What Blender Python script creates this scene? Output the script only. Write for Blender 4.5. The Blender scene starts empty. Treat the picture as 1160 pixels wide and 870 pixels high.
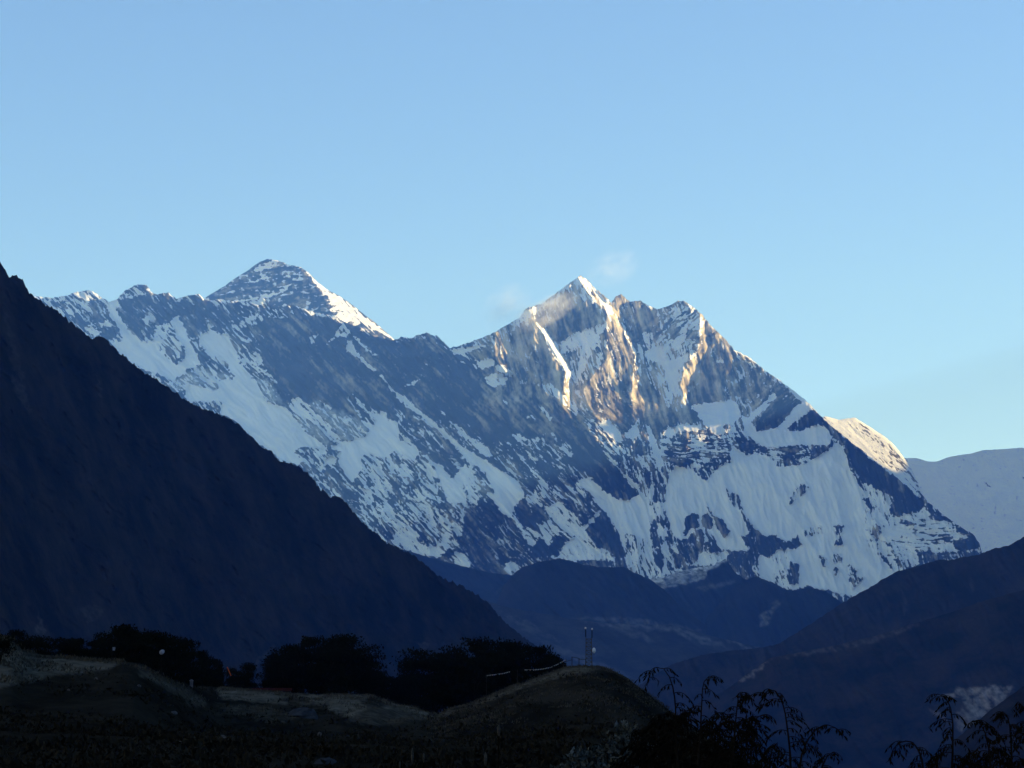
import bpy, math, random
import numpy as np

R = math.radians
sc = bpy.context.scene
col = sc.collection

# ------------------------------------------------------------------ camera
PITCH = R(8.67)
HFOV = R(22.0)
F = 580.0 / math.tan(HFOV / 2)          # focal length in photo pixels (1160 x 870)
cam_d = bpy.data.cameras.new("camera")
cam = bpy.data.objects.new("camera", cam_d)
col.objects.link(cam)
cam_d.sensor_fit = 'HORIZONTAL'
cam_d.angle = HFOV
cam_d.clip_start = 0.1
cam_d.clip_end = 200000
cam.location = (0, 0, 0)
cam.rotation_euler = (R(90) + PITCH, 0, 0)
sc.camera = cam

# ------------------------------------------------------------------ daylight
SUN_AZ, SUN_EL = R(70), R(17)           # azimuth clockwise from the view direction (+Y)
wd = bpy.data.worlds.new("World")
sc.world = wd
wd.use_nodes = True
wn = wd.node_tree
wn.nodes.clear()
sky = wn.nodes.new('ShaderNodeTexSky')
sky.sky_type = 'NISHITA'
sky.sun_disc = False
sky.sun_elevation = SUN_EL
sky.sun_rotation = SUN_AZ
sky.altitude = 4000
sky.air_density = 1.0
sky.dust_density = 0.45
sky.ozone_density = 2.5
bg = wn.nodes.new('ShaderNodeBackground')
bg.inputs['Strength'].default_value = 0.12
wo = wn.nodes.new('ShaderNodeOutputWorld')
wn.links.new(sky.outputs[0], bg.inputs[0])
wn.links.new(bg.outputs[0], wo.inputs[0])

sun_d = bpy.data.lights.new("sun", 'SUN')
sun = bpy.data.objects.new("sun", sun_d)
col.objects.link(sun)
sun_d.energy = 5.0
sun_d.angle = R(0.5)
sun_d.color = (1.0, 0.86, 0.62)
sun.rotation_euler = (R(90) - SUN_EL, 0, math.pi - SUN_AZ)   # light travels away from the sun

sc.view_settings.view_transform = 'Standard'
sc.view_settings.look = 'None'
sc.view_settings.gamma = 1.0
sc.view_settings.exposure = 1.1
sc.cycles.use_denoising = True
sc.cycles.max_bounces = 4
sc.cycles.diffuse_bounces = 3
sc.cycles.volume_bounces = 1
sc.cycles.transparent_max_bounces = 16

# ------------------------------------------------------------------ helpers
cp, sp_ = math.cos(PITCH), math.sin(PITCH)

def P(u, v, Y):
    """world position of the point that stands at distance Y on the sight line of photo pixel (u, v)"""
    u, v, Y = np.broadcast_arrays(np.asarray(u, float), np.asarray(v, float), np.asarray(Y, float))
    a, b = u - 580.0, 435.0 - v
    dy = F * cp - b * sp_
    dz = F * sp_ + b * cp
    return np.stack([a / dy * Y, Y, dz / dy * Y], -1)

def pix(p):
    """inverse of P: photo pixel of world points (n,3)"""
    p = np.asarray(p, float)
    cy = p[..., 1] * cp + p[..., 2] * sp_
    cz = -p[..., 1] * sp_ + p[..., 2] * cp
    return 580 + F * p[..., 0] / cy, 435 - F * cz / cy

def _h(ix, iy, seed):
    n = (ix.astype(np.int64) * 374761393 + iy.astype(np.int64) * 668265263 + seed * 1442695041) & 0xffffffff
    n = ((n ^ (n >> 13)) * 1274126177) & 0xffffffff
    n = n ^ (n >> 16)
    return (n & 0xffff).astype(np.float64) / 32767.5 - 1.0

def noise(x, y, seed=0):
    ix, iy = np.floor(x), np.floor(y)
    fx, fy = x - ix, y - iy
    ix, iy = ix.astype(np.int64), iy.astype(np.int64)
    sx = fx * fx * fx * (fx * (fx * 6 - 15) + 10)
    sy = fy * fy * fy * (fy * (fy * 6 - 15) + 10)
    def g(i, j):
        a = _h(i, j, seed) * math.pi
        return np.cos(a), np.sin(a)
    g00, g10, g01, g11 = g(ix, iy), g(ix + 1, iy), g(ix, iy + 1), g(ix + 1, iy + 1)
    n00 = g00[0] * fx + g00[1] * fy
    n10 = g10[0] * (fx - 1) + g10[1] * fy
    n01 = g01[0] * fx + g01[1] * (fy - 1)
    n11 = g11[0] * (fx - 1) + g11[1] * (fy - 1)
    return (n00 * (1 - sx) + n10 * sx) * (1 - sy) + (n01 * (1 - sx) + n11 * sx) * sy   # about -0.7..0.7

def fbm(x, y, octv=4, seed=0, gain=0.5, ridged=False):
    s, a = 0.0, 1.0
    for k in range(octv):
        n = noise(x * 2 ** k, y * 2 ** k, seed + k * 17)
        if ridged:
            n = 0.45 - np.abs(n) * 1.6
        s = s + a * n
        a *= gain
    return s

def rot(u, v, deg):
    """coordinates along / across a direction 'deg' below the horizontal, pointing down-right"""
    c, s = math.cos(R(deg)), math.sin(R(deg))
    return u * c + v * s, -u * s + v * c

def sstep(x, a, b):
    t = np.clip((x - a) / (b - a), 0, 1)
    return t * t * (3 - 2 * t)

def link(name, me, m=None, parent=None):
    o = bpy.data.objects.new(name, me)
    col.objects.link(o)
    if m:
        me.materials.append(m)
    if parent:
        o.parent = parent
    return o

def mesh_np(name, verts, quads, attrs=None, smooth=True):
    me = bpy.data.meshes.new(name)
    nv, nq = len(verts), len(quads)
    k = quads.shape[1]
    me.vertices.add(nv)
    me.vertices.foreach_set('co', np.ascontiguousarray(verts, np.float32).ravel())
    me.loops.add(nq * k)
    me.loops.foreach_set('vertex_index', np.ascontiguousarray(quads, np.int32).ravel())
    me.polygons.add(nq)
    me.polygons.foreach_set('loop_start', np.arange(0, nq * k, k, dtype=np.int32))
    me.polygons.foreach_set('use_smooth', np.full(nq, smooth, bool))
    me.update(calc_edges=True)
    for an, av in (attrs or {}).items():
        at = me.attributes.new(an, 'FLOAT', 'POINT')
        at.data.foreach_set('value', np.ascontiguousarray(av, np.float32).ravel())
    return me

def grid_quads(nr, nc, keep=None):
    i = np.arange(nr * nc).reshape(nr, nc)
    q = np.stack([i[:-1, :-1], i[1:, :-1], i[1:, 1:], i[:-1, 1:]], -1)
    return q[keep] if keep is not None else q.reshape(-1, 4)

def describe(o, label=None, cat=None, group=None, kind=None):
    if label: o['label'] = label
    if cat: o['category'] = cat
    if group: o['group'] = group
    if kind: o['kind'] = kind
    return o

def mat(name, base=(0.2, 0.2, 0.2), rough=0.95, spec=0.0):
    m = bpy.data.materials.new(name)
    m.use_nodes = True
    b = m.node_tree.nodes['Principled BSDF']
    b.inputs['Base Color'].default_value = (*base, 1)
    b.inputs['Roughness'].default_value = rough
    b.inputs['Specular IOR Level'].default_value = spec
    return m

class NT:
    """small node helper"""
    def __init__(s, m):
        s.t = m.node_tree; s.b = s.t.nodes['Principled BSDF']
        s.co = s.t.nodes.new('ShaderNodeTexCoord').outputs['Object']
    def n(s, typ, **kw):
        x = s.t.nodes.new(typ)
        for k, v in kw.items(): setattr(x, k, v)
        return x
    def l(s, a, b): s.t.links.new(a, b)
    def noise(s, scale, detail=5, rough=0.6, vec=None, stretch=None):
        x = s.n('ShaderNodeTexNoise')
        x.inputs['Scale'].default_value = scale
        x.inputs['Detail'].default_value = detail
        x.inputs['Roughness'].default_value = rough
        src = vec or s.co
        if stretch:
            mp = s.n('ShaderNodeMapping'); mp.inputs['Scale'].default_value = stretch
            s.l(src, mp.inputs['Vector']); src = mp.outputs[0]
        s.l(src, x.inputs['Vector'])
        return x.outputs['Fac']
    def ramp(s, fac, stops):
        r = s.n('ShaderNodeValToRGB')
        e = r.color_ramp.elements
        while len(e) < len(stops): e.new(0.5)
        for k, (p, c) in enumerate(stops):
            e[k].position = p; e[k].color = (*c, 1)
        s.l(fac, r.inputs[0])
        return r.outputs[0]
    def mix(s, fac, a, b):
        x = s.n('ShaderNodeMix', data_type='RGBA')
        for sock, v in ((x.inputs[0], fac), (x.inputs[6], a), (x.inputs[7], b)):
            if isinstance(v, (int, float)): sock.default_value = v
            elif isinstance(v, tuple): sock.default_value = (*v, 1)
            else: s.l(v, sock)
        return x.outputs[2]
    def attr(s, name):
        x = s.n('ShaderNodeAttribute'); x.attribute_name = name
        return x.outputs['Fac']
    def bump(s, h, strength, dist):
        x = s.n('ShaderNodeBump')
        x.inputs['Strength'].default_value = strength
        x.inputs['Distance'].default_value = dist
        s.l(h, x.inputs['Height']); s.l(x.outputs[0], s.b.inputs['Normal'])

# ------------------------------------------------------------------ painting of coverage on a mountain face
class Canvas:
    """coverage fractions over photo-sized coordinates at 2 samples a pixel"""
    def __init__(s, base):
        s.a = np.full((1740, 2320), float(base))
    def poly(s, pts, val):
        p = np.asarray(pts, float) * 2
        x0, y0 = np.maximum(np.floor(p.min(0)).astype(int), 0)
        x1, y1 = np.minimum(np.ceil(p.max(0)).astype(int) + 1, (2320, 1740))
        if x1 <= x0 or y1 <= y0: return
        xs, ys = np.meshgrid(np.arange(x0, x1) + .5, np.arange(y0, y1) + .5)
        ins = np.zeros(xs.shape, bool)
        q = np.roll(p, -1, 0)
        for (ax, ay), (bx, by) in zip(p, q):
            if ay == by: continue
            c = ((ay > ys) != (by > ys)) & (xs < (bx - ax) * (ys - ay) / (by - ay) + ax)
            ins ^= c
        s.a[y0:y1, x0:x1][ins] = val
    def blur(s, r):
        k = np.ones(2 * r + 1) / (2 * r + 1)
        for ax in (0, 1):
            pad = [(0, 0), (0, 0)]; pad[ax] = (r, r)
            b = np.pad(s.a, pad, mode='edge')
            cs = np.cumsum(np.insert(b, 0, 0, axis=ax), axis=ax)
            n = s.a.shape[ax]
            s.a = (np.take(cs, np.arange(2 * r + 1, 2 * r + 1 + n), ax) - np.take(cs, np.arange(n), ax)) / (2 * r + 1)
    def sample(s, u, v):
        x = np.clip(u * 2 - .5, 0, 2318.9); y = np.clip(v * 2 - .5, 0, 1738.9)
        ix, iy = x.astype(int), y.astype(int)
        fx, fy = x - ix, y - iy
        a = s.a
        return (a[iy, ix] * (1 - fx) + a[iy, ix + 1] * fx) * (1 - fy) + (a[iy + 1, ix] * (1 - fx) + a[iy + 1, ix + 1] * fx) * fy

WIN = {'a': (30, 300), 'b': (190, 320), 'c': (350, 350), 'd': (250, 430), 'e': (400, 470), 'f': (400, 570, .1724),
       'g': (510, 390), 'h': (560, 500), 'i': (580, 300), 'j': (660, 380), 'k': (720, 330), 'l': (820, 430),
       'm': (700, 500), 'n': (860, 540), 'o': (980, 490), 'p': (700, 580, .1724), 'E': (230, 280, .2586), 'H': (860, 440, .2586), 'z': (0, 0, 1)}

def patches(txt, snow, slab=None):
    """lines 'window value x,y x,y ...'; a value starting with s marks smooth grey slabs"""
    for ln in txt.strip().splitlines():
        t = ln.split()
        if len(t) < 4: continue
        w = WIN[t[0]]; k = w[2] if len(w) > 2 else 180 / 1160
        pts = [(w[0] + float(a.split(',')[0]) * k, w[1] + float(a.split(',')[1]) * k) for a in t[2:]]
        if t[1][0] == 's':
            slab.poly(pts, 1.0); snow.poly(pts, float(t[1][1:] or .3))
        else:
            snow.poly(pts, float(t[1]))
            if slab: slab.poly(pts, 0.0)

def curve(txt, w=None):
    k = (0, 0, 1) if w is None else w
    return np.array([(k[0] + float(a.split(',')[0]) * k[2], k[1] + float(a.split(',')[1]) * k[2]) for a in txt.split()])

def sheet(name, ridge, vbot, depth, step, jag=0.8, jagf=0.25, seed=1, back=((150, -40), (500, -250), (1400, -900)), attrs=None, u0=None, u1=None, soft=0):
    """a mountain side as one surface: its crest follows 'ridge', it comes towards the viewer lower down
    (depth gives real distances), and behind the crest it falls away again"""
    u0 = ridge[0, 0] if u0 is None else u0
    u1 = ridge[-1, 0] if u1 is None else u1
    us = np.arange(u0, u1 + step, step)
    rv = np.interp(us, ridge[:, 0], ridge[:, 1])
    rs = rv
    if soft:
        k = int(soft / step); w = np.hanning(2 * k + 1); rs = np.convolve(np.pad(rv, k, mode='reflect', reflect_type='odd'), w / w.sum(), 'valid')
    rv = rv + jag * 1.6 * fbm(us * jagf, us * 0 + seed * 7.3, 4, seed, 0.65)
    if not soft: rs = rv
    vb = np.interp(us, vbot[:, 0], vbot[:, 1]) if not np.isscalar(vbot) else np.full_like(us, vbot)
    vs = np.arange(rv.min() - step, vb.max() + step, step)
    U, V = np.meshgrid(us, vs)
    Vc = np.minimum(np.maximum(V, rv[None, :]), np.maximum(vb, rv)[None, :])
    D = depth(U, Vc, Vc - rs[None, :])
    pts = P(U, Vc, D)
    keep = ~((Vc[1:, :-1] - Vc[:-1, :-1] < 1e-6) & (Vc[1:, 1:] - Vc[:-1, 1:] < 1e-6))
    nr, nc = U.shape
    quads = grid_quads(nr, nc, keep)
    at = {k: f(U, Vc, Vc - rv[None, :]).ravel() for k, f in (attrs or {}).items()}
    # the far side
    Dr = depth(us, rv, rv - rs)
    top = P(us, rv, Dr)
    rows = [top]
    for by, bz in back:
        t = top.copy(); t[:, 1] += by; t[:, 2] += bz
        t[:, 2] += 0.12 * by * fbm(t[:, 0] / 300, t[:, 1] / 300, 3, seed + 5)
        rows.append(t)
    bk = np.concatenate(rows)
    bq = grid_quads(len(rows), nc)[:, ::-1] + nr * nc
    verts = np.concatenate([pts.reshape(-1, 3), bk])
    for k in at:
        crest = attrs[k](us, rv, rv * 0)
        at[k] = np.concatenate([at[k], np.tile(crest, len(rows))])
    used = np.zeros(len(verts), bool)
    allq = np.concatenate([quads, bq])
    used[allq.ravel()] = True
    remap = np.cumsum(used) - 1
    return mesh_np(name, verts[used], remap[allq], {k: a[used] for k, a in at.items()})

# ------------------------------------------------------------------ great snow wall: shape
WALL_RIDGE = curve('30,338 38.8,335.6 59.5,337.4 77.6,334 88,330.4 103.4,329 113.8,335.6 124,342 132,339.5 142,329 155,322.7 165.5,322.7 170.7,330.4 178.5,334 185,332 191,331.7 200,339 212,334.8 225,333 234,340.8 247,339 263.6,341.5 280,341 290,340 298.5,337 310,347 320.5,348.5 328,344.7 341,348.5 354,353.7 377,357.6 385,364 408,370 416,376 426.5,382 444.7,385.5 455,382 465,383 473,379.6 483.4,377 496,381 503,388 510,394 526,389.6 551.7,380.5 564.7,374 588,359.8 595.7,349.5 604,347 613.8,344.3 629,332.7 644.8,321 656.5,312 665.5,317 675.9,328.8 686,336.5 692.7,343 696.6,336.5 704,332.7 713,341.7 725,340.4 732.7,345.6 745.7,350.8 758.6,345.6 766,341.5 774.5,340.4 787,349.5 795,356 804,367.8 823.4,386 831,396 849.3,405.3 864.8,418 885.5,432.5 906,448 919,459.6 935,477 953,491.7 979,512.4 1004.8,531.8 1025.5,544.7 1041,556.4 1051.4,569 1067,582 1085,595 1103,605.5 1109.6,615.9 1114,632 1122,660')

def rib(u, v, txt, wl, wr, slope, fade=10):
    """a rock rib standing out of a face: crest line, widths of its left and right flanks (px) and steepness"""
    ln = curve(txt)
    vv = ln[:, 1]
    x = np.interp(v, vv, ln[:, 0])
    wr_ = np.interp(v, np.linspace(vv[0], vv[-1], len(wr)), wr) if not np.isscalar(wr) else wr
    A = slope * wr_ * 7.4
    dx = u - x
    h = np.where(dx < 0, 1 + dx / wl, 1 - dx / wr_)
    f = sstep(v, vv[0] - fade, vv[0] + 2) * (1 - sstep(v, vv[-1], vv[-1] + fade))
    return A * np.clip(h, 0, 1) * f

def drop(u, v, txt, wr, depth, keep=60):
    """the face right of a crest line stands farther back by 'depth' metres, and returns far to the right"""
    ln = curve(txt)
    vv = ln[:, 1]
    x = np.interp(v, vv, ln[:, 0])
    wr_ = np.interp(v, np.linspace(vv[0], vv[-1], len(wr)), wr) if not np.isscalar(wr) else wr
    f = 1 - sstep(v, vv[-1], vv[-1] + keep)
    return depth * np.clip((u - x) / wr_, 0, 1) * f * (1 - np.clip((u - 850) / 160, 0, 1))

def flows(u, v):
    """weights of the four grains of the face: diagonal gullies, steep gullies, level strata, rising strata"""
    wS = sstep(u + (v - 450) * 0.3, 690, 760)
    wS = np.maximum(wS, sstep(u, 545, 575) * (1 - sstep(v, 425, 485)))          # upright pillars of the upper massif
    wH = np.exp(-(((u - 788) / 55) ** 2 + ((v - 508) / 22) ** 2) * 1.2) * 1.0 + np.exp(-(((u - 1050) / 60) ** 2 + ((v - 606) / 22) ** 2)) \
        + 0.7 * np.exp(-(((u - 890) / 50) ** 2 + ((v - 512) / 16) ** 2))
    wU = np.exp(-(((u - 775) / 38) ** 2 + ((v - 372) / 26) ** 2)) + np.exp(-(((u - 880) / 32) ** 2 + ((v - 458) / 24) ** 2))
    wL = np.exp(-(((u - 100) / 55) ** 2 + ((v - 355) / 30) ** 2)) * .8
    wH, wU = np.clip(wH, 0, 1), np.clip(wU, 0, 1)
    rest = np.clip(1 - wH - wU, 0, 1)
    return (1 - wS) * rest, wS * rest, wH, wU

def grain(u, v, la, lc, octv, seed, ridged=False):
    """noise drawn out along the local grain: la px along, lc px across"""
    ws = flows(u, v)
    uu = u + 3 * fbm(u / 30, v / 30, 2, 91); vv = v + 3 * fbm(u / 30, v / 30, 2, 92)
    s, q = 0, 0
    for k, (w, ang) in enumerate(zip(ws, (47, 74, 4, -42))):
        a, c = rot(uu, vv, ang)
        s = s + w * fbm(a / la, c / lc, octv, seed + k * 31, 0.55, ridged)
        q = q + w * w
    return s / np.sqrt(q + 1e-9)

def cdf(n):
    n = (n - n.mean()) / (n.std() + 1e-9)
    return 0.5 * (1 + np.tanh(0.8 * n + 0.035 * n ** 3))

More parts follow.
